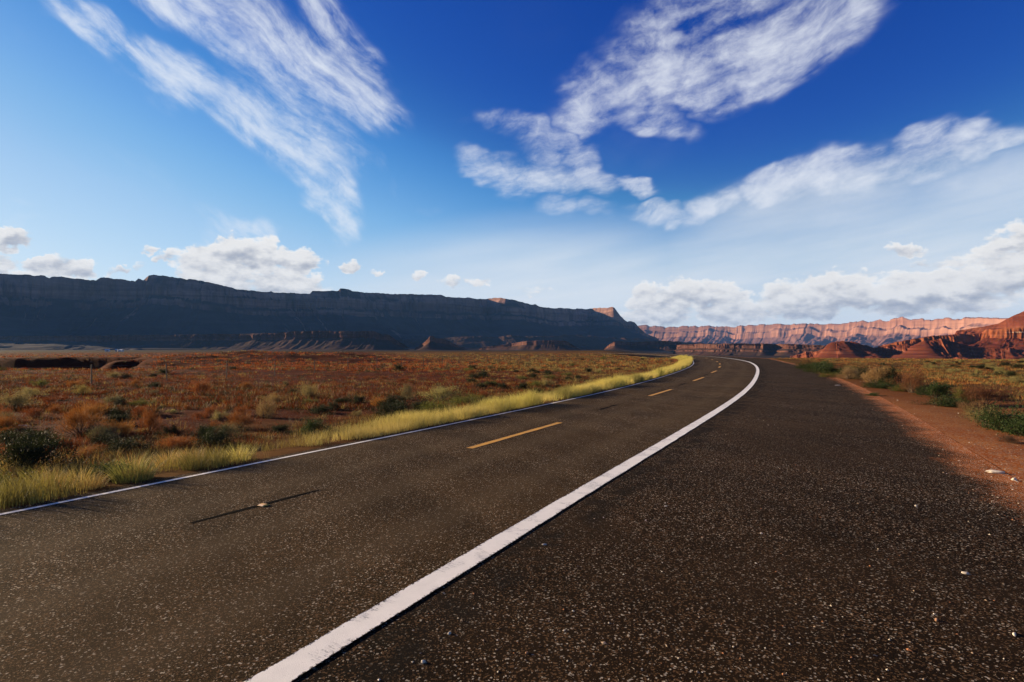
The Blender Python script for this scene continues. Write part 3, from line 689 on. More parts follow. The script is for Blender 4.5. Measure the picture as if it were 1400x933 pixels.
cliff_range('red_mesa', [(1200, 474, 1900), (1235, 466, 1850), (1265, 461, 1820), (1300, 458, 1800), (1312, 456.5, 1790), (1325, 458, 1790), (1340, 456, 1780), (1350, 449.5, 1760), (1372, 448.5, 1720), (1400, 448, 1680), (1440, 447, 1640), (1520, 446, 1600)],
    [(0, 1), (.03, .96), (.08, .66), (.2, .60), (.8, .38), (1.6, .16), (2.6, 0)], M_REDCAP, n=420, flute=.22, flute_w=22, ravine=.5, rav_w=70, seed=71, back=120, sil=.6, basez=-24, rgh=.07,
    label='red mesa with a pale cliff band at the right edge', nsm=10)
cliff_range('red_peak', [(1310, 452, 1960), (1345, 447, 1900), (1365, 443, 1870), (1382, 434, 1850), (1400, 426, 1830), (1440, 410, 1800), (1500, 395, 1780), (1600, 390, 1760)],
    [(0, 1), (.2, .88), (.6, .66), (1.1, .4), (1.8, .1), (2.0, 0)], M_RED, n=260, flute=.12, flute_w=30, ravine=.25, rav_w=70, seed=73, back=300, sil=.4, basez=10,
    label='bare red slope rising above the cliff band at the right edge', nsm=14)


# ------------------------------------------------------------------ plants
def blades(px, py, pz, h, lean, wdt, hue, seed=0, seg=2, az_=None):
    """grass blades: tapered bent strips; every array has one entry per blade"""
    rng = np.random.default_rng(abs(int(seed)) + 1000); n = len(px)
    a = rng.uniform(0, 2 * np.pi, n) if az_ is None else az_
    f = rng.uniform(0, 2 * np.pi, n)
    dx, dy = np.cos(a) * lean, np.sin(a) * lean; wx, wy = np.cos(f) * wdt / 2, np.sin(f) * wdt / 2
    rows = []
    for k in range(seg):
        t_ = k / seg; w_ = 1 - .45 * t_
        cx, cy, cz = px + dx * h * t_ ** 1.6, py + dy * h * t_ ** 1.6, pz + h * t_ * (1 - .15 * lean * t_)
        rows += [np.stack([cx - wx * w_, cy - wy * w_, cz], -1), np.stack([cx + wx * w_, cy + wy * w_, cz], -1)]
    rows.append(np.stack([px + dx * h, py + dy * h, pz + h * (1 - .15 * lean)], -1))
    m = 2 * seg + 1; V = np.stack(rows, 1).reshape(-1, 3); b_ = (np.arange(n) * m)
    q = [np.stack([b_ + 2 * k, b_ + 2 * k + 1, b_ + 2 * k + 3, b_ + 2 * k + 2], 1) for k in range(seg - 1)]
    tr = np.stack([b_ + m - 3, b_ + m - 2, b_ + m - 1], 1)
    return V, (np.concatenate(q) if q else np.zeros((0, 4), int)), tr, np.repeat(hue, m, 0)
def lerp3(a, b, t): a, b = np.array(a), np.array(b); return a + (b - a) * np.asarray(t)[:, None]


STRAW, YELG, RUST, SAGE, DKG, OLIVE, BROWN = (.56, .42, .13), (.50, .43, .10), (.19, .055, .012), (.105, .092, .040), (.013, .018, .006), (.07, .07, .016), (.08, .038, .015)


def tuft(name, n, r, h, c0_, c1_, seed, wdt=.008, lean=.5, parent=None):
    rng = np.random.default_rng(seed)
    a, q = rng.uniform(0, 6.28, n), np.sqrt(rng.uniform(0, 1, n)) * r
    hh = h * rng.uniform(.55, 1.1, n) * (1 - .35 * (q / r) ** 2)
    hue = lerp3(c0_, c1_, rng.uniform(0, 1, n))
    V, q4, t3, hu = blades(q * np.cos(a), q * np.sin(a), np.full(n, -.03), hh, lean * (.3 + .9 * q / r) * rng.uniform(.5, 1.2, n), rng.uniform(.6, 1.2, n) * wdt, hue, seed, 3, a + rng.normal(0, .5, n))
    return mesh_obj(name, V, [q4, t3], M_GRASS, parent, attrs={'hue': hu})


def shrub_mesh(kind, seed):
    """returns foliage and stem arrays for a bush about one metre across standing at the origin"""
    rng = np.random.default_rng(seed)
    nb = {'sage': 26, 'dark': 30, 'rust': 24, 'tumble': 34, 'low': 22}[kind]
    tips = []; SV, SF = [], []
    for i in range(nb):
        a = rng.uniform(0, 6.28); e = rng.uniform(.12, 1.0) ** .7 * 1.35
        L = .5 * rng.uniform(.72, 1.1) * (1.0 if kind != 'low' else 1.0)
        d = np.array([math.cos(a) * math.cos(e), math.sin(a) * math.cos(e), math.sin(e) * (1.05 if kind in ('rust', 'sage') else .95 if kind != 'low' else .55)])
        p0 = np.array([rng.normal(0, .04), rng.normal(0, .04), -.04]); p1 = p0 + d * L * .55 + rng.normal(0, .03, 3); p2 = p0 + d * L + rng.normal(0, .05, 3)
        p2[2] = max(p2[2], .05)
        for qa, qb, ra, rb in ((p0, p1, .012, .007), (p1, p2, .007, .003)):
            b0 = sum(len(k) for k in SV); ax = qb - qa; ax /= np.linalg.norm(ax) + 1e-6
            s1 = np.cross(ax, (0, 0, 1)); s1 /= np.linalg.norm(s1) + 1e-6; s2 = np.cross(ax, s1)
            ring = [math.cos(k * 2.094) * s1 + math.sin(k * 2.094) * s2 for k in range(3)]
            SV.append(np.array([qa + r_ * ra for r_ in ring] + [qb + r_ * rb for r_ in ring]))
            SF += [[b0 + k, b0 + (k + 1) % 3, b0 + 3 + (k + 1) % 3, b0 + 3 + k] for k in range(3)]
        for k in range(3): tips.append((p1 + (p2 - p1) * (.35 + .4 * k) + rng.normal(0, .035, 3), d))
    SV = np.concatenate(SV); SF = np.array(SF)
    nl = {'sage': 52, 'dark': 64, 'rust': 44, 'tumble': 44, 'low': 60}[kind]
    lw, lh = {'sage': (.010, .050), 'dark': (.010, .052), 'rust': (.005, .12), 'tumble': (.005, .10), 'low': (.014, .048)}[kind]
    C = np.repeat(np.array([p for p, _ in tips]), nl, 0); Dd = np.repeat(np.array([d for _, d in tips]), nl, 0)
    n = len(C); C = C + rng.normal(0, .06, (n, 3)); C[:, 2] = np.abs(C[:, 2])
    dr = Dd * .8 + rng.normal(0, .55 if kind != 'tumble' else .9, (n, 3)); dr /= np.linalg.norm(dr, axis=1)[:, None]
    if kind in ('rust',): dr[:, 2] = np.abs(dr[:, 2]) + .35
    sd_ = np.cross(dr, rng.normal(0, 1, (n, 3))); sd_ /= np.linalg.norm(sd_, axis=1)[:, None] + 1e-6
    ll = lh * rng.uniform(.6, 1.25, n)[:, None]; ww = lw * rng.uniform(.7, 1.3, n)[:, None] / 2
    V = np.stack([C, C + dr * ll * .45 + sd_ * ww, C + dr * ll, C + dr * ll * .45 - sd_ * ww], 1).reshape(-1, 3)
    F = np.arange(n * 4).reshape(-1, 4)
    pal = {'sage': (SAGE, (.20, .155, .060)), 'dark': (DKG, (.030, .036, .011)), 'rust': (RUST, (.22, .078, .017)), 'tumble': ((.20, .12, .05), (.30, .20, .09)), 'low': ((.018, .034, .008), (.045, .062, .014))}[kind]
    hue = np.repeat(lerp3(pal[0], pal[1], np.clip(rng.normal(.5, .3, n), 0, 1)), 4, 0)
    return V, F, hue, SV, SF


PROTO = {}
def proto_shrub(kind, k, pal=None):
    key = (kind, k)
    if key not in PROTO:
        V, F, hue, SV, SF = shrub_mesh(kind, k * 17 + len(PROTO) * 5 + 3)
        root = empty('shrub', (0, 0, -500))
        fo = mesh_obj('foliage', V, F, M_LEAF, root, attrs={'hue': hue}); st = mesh_obj('stem', SV, SF, M_STEM, root)
        PROTO[key] = [root, False]
    return PROTO[key]
def recolour(o, c0_, c1_, key):
    """own mesh copy of the foliage in another plant colour"""
    if key in RECOL: o.data = RECOL[key]; return
    me = o.data.copy(); at = me.attributes['hue']; n = len(me.vertices)
    rng = np.random.default_rng(len(RECOL)); hu = np.repeat(lerp3(c0_, c1_, rng.uniform(0, 1, n // 4)), 4, 0).astype(np.float32)
    at.data.foreach_set('vector', hu.ravel()); RECOL[key] = me; o.data = me
RECOL = {}
KIND_NAME = {'sage': 'sagebrush', 'dark': 'dark_shrub', 'rust': 'dry_shrub', 'tumble': 'tumbleweed', 'low': 'low_shrub'}
def put_shrub(kind, k, x, y, wd, ht, label, cat='shrub', group=None, pal=None, palkey=None, zoff=0, rz=None):
    pr = proto_shrub(kind, k); src = pr[0]
    if not pr[1]: o = src; pr[1] = True; kids = list(src.children)
    else:
        o = src.copy(); COL.objects.link(o); kids = []
        for ch in src.children:
            c_ = ch.copy(); COL.objects.link(c_); c_.parent = o; kids.append(c_)
    for q in ('label', 'category', 'group'):
        if q in o: del o[q]
    o.name = KIND_NAME[kind]
    o.location = (x, y, gz1(x, y) + zoff - .01); o.rotation_euler = (0, 0, random.uniform(0, 6.28) if rz is None else rz)
    hz = {'low': .38}.get(kind, .58)
    o.scale = (wd / 1.05, wd / 1.05, ht / hz)
    if pal:
        for c_ in kids:
            if c_.name.startswith('foliage'): recolour(c_, *pal, (kind, k, palkey))
    tag(o, label, cat, group)
    return o


# --- grass verge along the left line: uncountable, one object
def verge():
    rng = np.random.default_rng(11); VV, Q, T, HU = [], [], [], []; off = 0
    for s0, s1, dens, wdt, seg in ((-30, -8, 160, .010, 2), (-8, 14, 800, .006, 3), (14, 40, 640, .009, 2), (40, 80, 340, .016, 2), (80, 135, 160, .028, 2)):
        wv = 2.3 if s0 > 10 else 3.0; n = int((s1 - s0) * wv * dens)
        s = rng.uniform(s0, s1, n); d = rng.beta(1.05, 1.9, n) * wv
        lat = latL(s) - .22 - d
        x, y = at_sl(s, lat)
        lump = .5 + .5 * fbm(x * .9, y * .9, 91, 3) * 1.5
        lump2 = .5 + .5 * fbm(x * .3, y * .3, 95, 2) * 1.6
        near = sstep(7.5, 1.5, s)                                 # sparser and browner close to the viewer
        keep = rng.uniform(0, 1, n) < np.clip(lump * 1.9 - .35 - near * .40, 0, 1) * sstep(wv, wv * .6, d + .6 * lump2 - .3)
        s, d, x, y, lump, lump2, near = (q_[keep] for q_ in (s, d, x, y, lump, lump2, near)); n = len(s)
        h = (.30 + .66 * lump2 * lump) * rng.uniform(.6, 1.15, n) * (1 - .42 * near) * np.clip(1.1 - .24 * d, .5, 1.05)
        tq = np.clip(lump2 * .9 + rng.normal(0, .25, n), 0, 1)
        hue = lerp3(STRAW, YELG, tq)
        nb = near * np.clip(.8 + .7 * fbm(x * .8, y * .8, 97, 2), 0, 1)
        hue = hue * (1 - nb)[:, None] + np.array((.15, .095, .022)) * nb[:, None]
        dk = np.clip(fbm(x * .55, y * .55, 99, 3) * 2.2 - .25, 0, .75)
        hue = hue * (1 - dk)[:, None] + np.array((.13, .12, .030)) * dk[:, None]
        Vv, q4, t3, hu = blades(x, y, gz(x, y)[0] - .02, h, rng.uniform(.1, .7, n), rng.uniform(.7, 1.3, n) * wdt, hue, 5 + int(s0), seg)
        VV.append(Vv); Q.append(q4 + off); T.append(t3 + off); HU.append(hu); off += len(Vv)
    o = mesh_obj('verge_grass', np.concatenate(VV), [np.concatenate(Q), np.concatenate(T)], M_GRASS, attrs={'hue': np.concatenate(HU)})
    tag(o, 'strip of tall blond grass along the thin white left line', 'grass', kind='stuff')
verge()


# --- dry grass and brush carpet of the plain on both sides
def carpet():
    rng = np.random.default_rng(23); VV, Q, T, HU = [], [], [], []; off = 0
    def emit(px, py, nb, rad, h, wdt, hue, lean=.6, seg=2):
        nonlocal off
        n = len(px); a = rng.uniform(0, 6.28, (n, nb)); r_ = np.sqrt(rng.uniform(0, 1, (n, nb))) * rad[:, None]
        x = (px[:, None] + r_ * np.cos(a)).ravel(); y = (py[:, None] + r_ * np.sin(a)).ravel()
        z = np.repeat(gz(px, py)[0], nb) - .03
        hh = (h[:, None] * rng.uniform(.5, 1.1, (n, nb)) * (1 - .4 * (r_ / rad[:, None]) ** 2)).ravel()
        hu = np.repeat(hue, nb, 0) * rng.uniform(.7, 1.3, (n * nb, 1))
        V, q4, t3, h_ = blades(x, y, z, hh, lean * rng.uniform(.3, 1.2, n * nb), np.repeat(wdt, nb) * rng.uniform(.6, 1.3, n * nb), hu, int(off) % 999, seg, a.ravel() + rng.normal(0, .6, n * nb))
        VV.append(V); Q.append(q4 + off); T.append(t3 + off); HU.append(h_); off += len(V)
    def field(n, ylo, yhi, ulo, uhi, left_side):
        # spread evenly over the picture's rows so that near and far are both covered
        vv = V0 + 1 / rng.uniform(1 / (FP * HC / ylo), 1 / (FP * HC / yhi), n)
        y = FP * HC / (V0 + rng.uniform(0, 1, n) * (FP * HC / ylo - FP * HC / yhi) + FP * HC / yhi - V0)
        x = (rng.uniform(ulo, uhi, n) - 700) / FP * y
        _, l, r_, s = gz(x, y)
        ok = (l > 2.0) if left_side else (r_ > 4.2)
        ok &= ~((y > 60) & (y < 150) & (x < -.64 * y) & (rng.uniform(0, 1, n) < .8))      # bare gully
        ok &= rng.uniform(0, 1, n) < np.clip(.85 + 1.1 * fbm(x * .25, y * .25, 101, 3), .16, 1)
        return x[ok], y[ok], l[ok], r_[ok]
    for nn, ylo, yhi, nb, wd in ((9000, 6, 20, 34, .007), (17000, 20, 55, 22, .016), (15500, 55, 160, 14, .045), (7000, 160, 420, 9, .13)):
        x, y, l, r_ = field(nn, ylo, yhi, -300, 1010, True)
        yel = np.clip(sstep(20, 95, y + x * 3.5 + fbm(x * .04, y * .04, 103) * 30) + sstep(5.5, 2.5, l + fbm(x * .3, y * .3, 105) * 1.5), 0, 1)
        k = rng.uniform(0, 1, len(x)); zone = fbm(x * .12, y * .12, 107, 3)
        hue = lerp3((.115, .020, .0035), (.21, .055, .008), k)  # left field's rust tones, darkened to take in the dimmer light there
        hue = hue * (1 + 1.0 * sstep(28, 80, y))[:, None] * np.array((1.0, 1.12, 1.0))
        hue = np.where((rng.uniform(0, 1, len(x)) < .14 + .55 * yel)[:, None], lerp3((.27, .165, .040), (.34, .26, .070), k), hue)
        hue = np.where((rng.uniform(0, 1, len(x)) < .30 + .0 * yel)[:, None], lerp3((.022, .022, .008), (.07, .062, .018), k), hue)
        h = rng.uniform(.10, .34, len(x)) * (1 + .3 * zone) * (1 + .5 * sstep(40, 90, y)); rad = rng.uniform(.10, .32, len(x)) * (1 + y / 90)
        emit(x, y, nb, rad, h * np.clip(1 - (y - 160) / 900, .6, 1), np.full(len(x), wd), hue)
    for nn, ylo, yhi, nb, wd in ((2500, 9, 30, 28, .012), (4500, 30, 75, 16, .028), (4500, 75, 160, 11, .06)):
        x, y, l, r_ = field(nn, ylo, yhi, 1040, 1560, False)
        k = rng.uniform(0, 1, len(x))
        hue = lerp3((.24, .080, .017), (.30, .15, .034), k)
        hue = np.where((rng.uniform(0, 1, len(x)) < .45)[:, None], lerp3((.24, .17, .045), (.17, .145, .045), k), hue)
        hue = np.where((rng.uniform(0, 1, len(x)) < .12)[:, None], lerp3((.05, .055, .02), (.11, .11, .04), k), hue)
        emit(x, y, nb, rng.uniform(.12, .36, len(x)) * (1 + y / 100), rng.uniform(.10, .30, len(x)), np.full(len(x), wd), hue)
    o = mesh_obj('dry_grass', np.concatenate(VV), [np.concatenate(Q), np.concatenate(T)], M_GRASS, attrs={'hue': np.concatenate(HU)})
    tag(o, 'rust and straw coloured dry grass covering the plain on both sides', 'grass', kind='stuff')
carpet()

# --- the bushes one can single out: (kind, variant, u, v_base, width_px, height_px, label, palette)
G1, G2 = ((.018, .034, .008), (.042, .058, .013)), ((.075, .082, .014), (.15, .14, .026))
NAMED = [
    ('dark', 0, 38, 636, 110, 50, 'big dark green bush in the left corner of the plain behind the verge', None),
    ('dark', 1, 172, 611, 66, 18, 'low wide dark bush on bare red soil right of the big corner bush', None),
    ('low', 0, 150, 652, 56, 26, 'green bush among dry grass clumps near the thin white line', G1),
    ('low', 1, 20, 668, 70, 30, 'olive green bush at the left frame edge among brown grass', G2),
    ('dark', 2, 235, 590, 30, 15, 'small dark round bush with pale grass on its left', None),
    ('dark', 0, 282, 592, 40, 17, 'dark bush on red soil just left of where the tall verge grass begins', None),
    ('rust', 0, 205, 587, 36, 28, 'tan brushy bush touching the small dark round bush', None),
    ('rust', 1, 112, 590, 44, 30, 'rusty twiggy bush above the low wide dark bush', None),
    ('dark', 1, 158, 570, 42, 14, 'flat dark bush lying farther back on the red soil', None),
    ('dark', 2, 540, 566, 62, 22, 'long dark bush behind the verge left of the round green bush', None),
    ('dark', 0, 575, 562, 34, 20, 'black-looking bush touching the round green bush', None),
    ('sage', 0, 602, 566, 52, 27, 'round olive green bush rising behind the tall verge grass', G2),
    ('dark', 1, 430, 587, 40, 22, 'dark green bush behind the bright verge grass', G1),
    ('sage', 1, 556, 544, 20, 20, 'upright sage bush with a bare twig at its tip', None),
    ('sage', 2, 600, 546, 56, 18, 'pale yellow sage behind the round olive bush', ((.33, .26, .08), (.24, .20, .07))),
    ('sage', 0, 640, 550, 50, 16, 'broad grey sage right of the round olive bush', None),
    ('sage', 1, 365, 567, 34, 22, 'straw coloured round sage on the red soil', ((.33, .22, .07), (.26, .19, .07))),
    ('sage', 2, 420, 545, 30, 18, 'brown topped sage in the middle of the red plain', None),
    ('sage', 0, 372, 549, 26, 15, 'yellow tipped round sage left of the brown topped sage', ((.33, .20, .06), (.24, .17, .06))),
    ('rust', 2, 275, 540, 26, 20, 'round orange bush standing alone left on the red plain', ((.26, .085, .018), (.32, .13, .03))),
    ('sage', 1, 112, 538, 22, 12, 'small bush with yellow flower tips at far left of the plain', ((.40, .28, .05), (.14, .12, .05))),
    ('sage', 2, 20, 556, 46, 22, 'grey sage at the left frame edge on the plain', None),
    ('dark', 0, 545, 507, 16, 8, 'dark low bush on the red flat below the fence', None),
    ('low', 2, 1112, 508, 34, 12, 'low green bush at the far end of the right hand row', G1),
    ('low', 0, 1130, 511, 40, 13, 'grass green bush second from the far end of the right hand row', G1),
    ('sage', 0, 1133, 516, 24, 9, 'yellowish low bush in front of the grass green bushes', None),
    ('sage', 1, 1160, 509, 28, 9, 'olive low bush behind the tan bush in the right hand row', G2),
    ('tumble', 0, 1160, 518, 32, 16, 'small tan twiggy bush left of the dark ball in the right hand row', None),
    ('dark', 1, 1178, 517, 26, 16, 'dark bush squeezed between the tan bush and the tumbleweed', None),
    ('tumble', 1, 1197, 524, 40, 22, 'tan ball of tumbleweed leaning on the black round bush', ((.30, .17, .07), (.22, .12, .05))),
    ('dark', 2, 1213, 524, 36, 25, 'black round bush, tallest of the right hand row', None),
    ('low', 1, 1200, 530, 40, 7, 'ground hugging green plant in front of the tumbleweed', G1),
    ('low', 2, 1228, 534, 24, 6, 'flat olive plant right of the tumbleweed at the dirt edge', G2),
    ('rust', 0, 1246, 536, 34, 26, 'reddish brown twiggy bush between the black bush and the green bush', ((.13, .05, .02), (.20, .085, .03))),
    ('dark', 0, 1280, 542, 44, 22, 'dense green bush right of the reddish twiggy bush', G1),
    ('low', 0, 1290, 553, 54, 12, 'trailing green plant spilling onto the red dirt strip', G1),
    ('sage', 2, 1315, 549, 32, 20, 'yellow green feathery bush in the right hand row', G2),
    ('rust', 1, 1345, 551, 60, 24, 'dark reddish brown brush behind the nearest green bush', ((.09, .035, .018), (.14, .06, .025))),
    ('rust', 2, 1325, 561, 34, 14, 'brown dead twigs at the dirt edge of the right hand row', ((.14, .075, .03), (.20, .11, .05))),
    ('sage', 0, 1342, 575, 44, 22, 'brownish olive bush next to the nearest green bush', ((.15, .11, .04), (.20, .15, .05))),
    ('low', 1, 1372, 586, 60, 30, 'large leafy green bush nearest on the right, by the frame edge', G1),
    ('low', 2, 1402, 593, 60, 26, 'leafy green bush cut by the right frame edge', G1),
    ('rust', 0, 1378, 603, 30, 8, 'flattened dead twig lying on the red dirt strip', ((.06, .035, .02), (.10, .06, .03))),
    ('low', 0, 1195, 541, 20, 5, 'small green weed alone on the red dirt strip', G1),
]
for i, (kd, k, u, v, wp, hp, lab, pal) in enumerate(NAMED):
    x, y = gp(u, v); put_shrub(kd, k, x, y, wp * y / FP * 1.05, hp * y / FP * 1.1, lab, pal=pal, palkey=str(pal))

# --- the rest of the scattered bushes on the plain
GR = {'L': [('rust', 'small rust-brown bush on the open red plain between verge and fence', 'rust-brown bushes on the left plain', None, .40),
            ('sage', 'small grey-green sage on the open red plain between verge and fence', 'sage bushes on the left plain', None, .36),
            ('dark', 'small dark bush on the open red plain between verge and fence', 'dark bushes on the left plain', None, .24)],
      'Y': [('sage', 'small sage on the yellow grass field inside the road bend', 'sage bushes inside the bend', None, .55),
            ('dark', 'small dark bush on the yellow grass field inside the road bend', 'dark bushes inside the bend', None, .45)],
      'R': [('sage', 'small yellowish sage on the orange plain beyond the right hand row', 'sage bushes on the right plain', ((.28, .22, .07), (.20, .17, .06)), .6),
            ('dark', 'small dark bush on the orange plain beyond the right hand row', 'dark bushes on the right plain', None, .4)]}
def scatter(zone, n, test, vr, ur, seed):
    rng = random.Random(seed); done = 0
    while done < n:
        v = rng.uniform(*vr); u = rng.uniform(*ur); x, y = gp(u, v)
        z, l, r_, s = (float(q_[0]) for q_ in gz(np.array([x]), np.array([y])))
        if not test(x, y, l, r_): continue
        t_ = rng.random(); acc = 0
        for kd, lab, grp, pal, pr in GR[zone]:
            acc += pr
            if t_ <= acc: break
        wd = rng.uniform(.3, .85) * (1 + y / 160); ht = wd * rng.uniform(.32, .55)
        put_shrub(kd, rng.randrange(3), x, y, wd, ht, lab, group=grp, pal=pal, palkey=zone); done += 1
scatter('L', 95, lambda x, y, l, r_: l > 2.6 and y < 75, (506, 640), (-20, 800), 1)
scatter('Y', 60, lambda x, y, l, r_: l > 3 and x > -6, (488, 530), (640, 930), 2)
scatter('R', 60, lambda x, y, l, r_: r_ > 8.5, (492, 530), (1150, 1410), 3)

# --- low scrub that closes the gaps of the right hand row
row = [(1085, 500), (1110, 507), (1140, 512), (1170, 518), (1200, 524), (1235, 533), (1275, 543), (1320, 557), (1365, 578), (1410, 600)]
rr_ = random.Random(12)
for i in range(56):
    f = rr_.random() ** .8 * (len(row) - 1.001); k = int(f); f -= k
    u = row[k][0] + (row[k + 1][0] - row[k][0]) * f; v = row[k][1] + (row[k + 1][1] - row[k][1]) * f
    x, y = gp(u, v); off = rr_.uniform(.05, 1.0) * .055 * y; x += off * .8; y += off * .45
    kd, lab, pal = rr_.choice((('low', 'low green scrub filling a gap in the right hand row of bushes', G1), ('dark', 'small dark scrub filling a gap in the right hand row of bushes', None),
                               ('low', 'low green scrub filling a gap in the right hand row of bushes', G1), ('rust', 'small brown twiggy scrub filling a gap in the right hand row of bushes', ((.10, .045, .018), (.15, .075, .026)))))
    wd = rr_.uniform(.018, .036) * y; put_shrub(kd, rr_.randrange(3), x, y, wd, wd * rr_.uniform(.3, .5), lab, group='scrub in the right hand row', pal=pal, palkey=str(pal))

# --- grass clumps of the near verge, each one a thing
CL = [tuft('grass_clump', 320, .22, .48, *pc, 300 + i, .006, .7) for i, pc in enumerate(((STRAW, (.40, .22, .07)), (YELG, STRAW), ((.13, .13, .03), (.24, .20, .05)), ((.26, .12, .035), STRAW)))]
CLP = [(250, 668, 1.35, 2, 'dark green-brown clump of grass touching the thin white line'), (300, 644, 1.1, 2, 'dark bushy grass clump at the thin white line'), (183, 640, 1.1, 0, 'straw coloured clump with long loose stalks'),
       (232, 630, 1.0, 0, 'blond plume of grass left of the brightest verge grass'), (265, 626, 1.0, 3, 'orange tinted clump of verge grass'), (75, 668, 1.0, 3, 'brown clump of grass above the left line'),
       (30, 690, 1.0, 2, 'low dark clump of grass at the left end of the thin line'), (110, 660, 1.0, 1, 'yellow green clump of grass with drooping stalks'), (155, 672, .8, 3, 'short brown tuft on the bare verge'),
       (20, 640, 1.1, 0, 'tawny plume of grass under the big dark corner bush'), (70, 650, .9, 0, 'pale bent clump of grass in front of the big corner bush'), (205, 655, .9, 3, 'rusty clump of grass between two darker clumps'),
       (330, 628, 1.0, 1, 'first bright yellow clump of the tall verge'), (345, 640, .9, 2, 'dark green foot of the tall verge grass')]
for i, (u, v, sc, k, lab) in enumerate(CLP):
    x, y = gp(u, v); used = 'label' in CL[k]
    o = CL[k].copy() if used else CL[k]
    if used: COL.objects.link(o)
    (s_,), (l_,) = sl([x], [y]); l_ = min(l_, float(latL(s_)) - .62); x, y = (float(q_) for q_ in at_sl(s_, l_)); sc *= .85
    o.location = (x, y, gz1(x, y)); o.scale = (sc, sc, sc); o.rotation_euler = (0, 0, i * 1.3)
    for q in ('group',):
        if q in o: del o[q]
    tag(o, lab, 'grass clump')


# ------------------------------------------------------------------ fence, sheds, marker, stones
def tube(p0, p1, r, n=6):
    p0, p1 = np.array(p0, float), np.array(p1, float); ax = p1 - p0; ax /= np.linalg.norm(ax)
    s1 = np.cross(ax, (0, 0, 1) if abs(ax[2]) < .9 else (1, 0, 0)); s1 /= np.linalg.norm(s1); s2 = np.cross(ax, s1)
    a = np.arange(n) * 2 * np.pi / n; ring = np.cos(a)[:, None] * s1 + np.sin(a)[:, None] * s2
    V = np.concatenate([p0 + ring * r, p1 + ring * r, [p1 + ax * r * .3]])
    F = np.array([[k, (k + 1) % n, n + (k + 1) % n, n + k] for k in range(n)]); T = np.array([[n + k, n + (k + 1) % n, 2 * n] for k in range(n)])
    return V, F, T
Y0F = 33.0
posts = [(Y0F * (-.7508 + .0531 * n), Y0F * (1 + .1319 * n)) for n in range(-2, 24)]
zf = [gz1(*p) for p in posts]
fence = empty('wire_fence', (posts[0][0], posts[0][1], zf[0]), 0, 'thin wire fence on steel posts running across the left plain', 'fence')
fl0 = np.array(fence.location)
for (x, y), z in zip(posts, zf):
    lean = (random.gauss(0, .03), random.gauss(0, .03))
    V, F, T = tube((x, y, z - .3), (x + lean[0], y + lean[1], z + 1.22 + random.uniform(-.05, .08)), .035, 6)
    mesh_obj('post', V - fl0, [F, T], M_POST, fence)
for hgt in (.45, .8, 1.12):
    VV, FF, off = [], [], 0
    for k in range(len(posts) - 1):
        V, F, T = tube((*posts[k], zf[k] + hgt), (*posts[k + 1], zf[k + 1] + hgt), .006, 4); VV.append(V); FF.append(F + off); off += len(V)
    mesh_obj('wire', np.concatenate(VV) - fl0, np.concatenate(FF), M_WIRE, fence)


def shed(u, v, dist, L, D_, H_, label, rz):
    x = (u - 700) / FP * dist; y = dist; z = gz1(x, y)
    root = empty('shed', (x, y, z), rz, label, 'shed')
    a, b_ = L / 2, D_ / 2; e = .25
    V = np.array([(-a, -b_, -.5), (a, -b_, -.5), (a, b_, -.5), (-a, b_, -.5), (-a, -b_, H_), (a, -b_, H_), (a, b_, H_), (-a, b_, H_), (-a, 0, H_ + D_ * .28), (a, 0, H_ + D_ * .28)])
    mesh_obj('wall', V, [np.array([(0, 1, 5, 4), (2, 3, 7, 6)]), np.array([(1, 2, 6), (1, 6, 9), (1, 9, 5), (3, 0, 4), (3, 4, 8), (3, 8, 7)])], M_SHED, root)
    hr = H_ + D_ * .28
    V = np.array([(-a - e, -b_ - e, H_ - .1), (a + e, -b_ - e, H_ - .1), (a + e, 0, hr + .1), (-a - e, 0, hr + .1), (-a - e, b_ + e, H_ - .1), (a + e, b_ + e, H_ - .1)])
    V = np.concatenate([V, V + (0, 0, .12)])
    mesh_obj('roof', V, np.array([(0, 1, 2, 3), (3, 2, 5, 4), (6, 9, 8, 7), (9, 10, 11, 8), (0, 6, 7, 1), (4, 5, 11, 10), (0, 3, 9, 6), (3, 4, 10, 9), (1, 7, 8, 2), (2, 8, 11, 5)]), M_ROOF, root)
    V = np.array([(-.5, -b_ - .03, 0), (.5, -b_ - .03, 0), (.5, -b_ - .03, 2), (-.5, -b_ - .03, 2)]); V2 = V.copy(); V2[:, 1] += .025
    mesh_obj('door', np.concatenate([V, V2]), np.array([(0, 1, 2, 3), (0, 4, 5, 1), (3, 2, 6, 7), (0, 3, 7, 4), (1, 5, 6, 2)]), M_POST, root)
shed(147, 480, 640, 4.2, 3, 1.7, 'tiny pale shed, leftmost speck of three far out on the plain', .4)
shed(159.5, 480, 640, 1.9, 2, 2.1, 'tiny narrow white shed, middle speck of three far out on the plain', .1)
shed(165.5, 480, 640, 4.4, 3, 1.4, 'tiny low pale shed, rightmost speck of three far out on the plain', -.2)

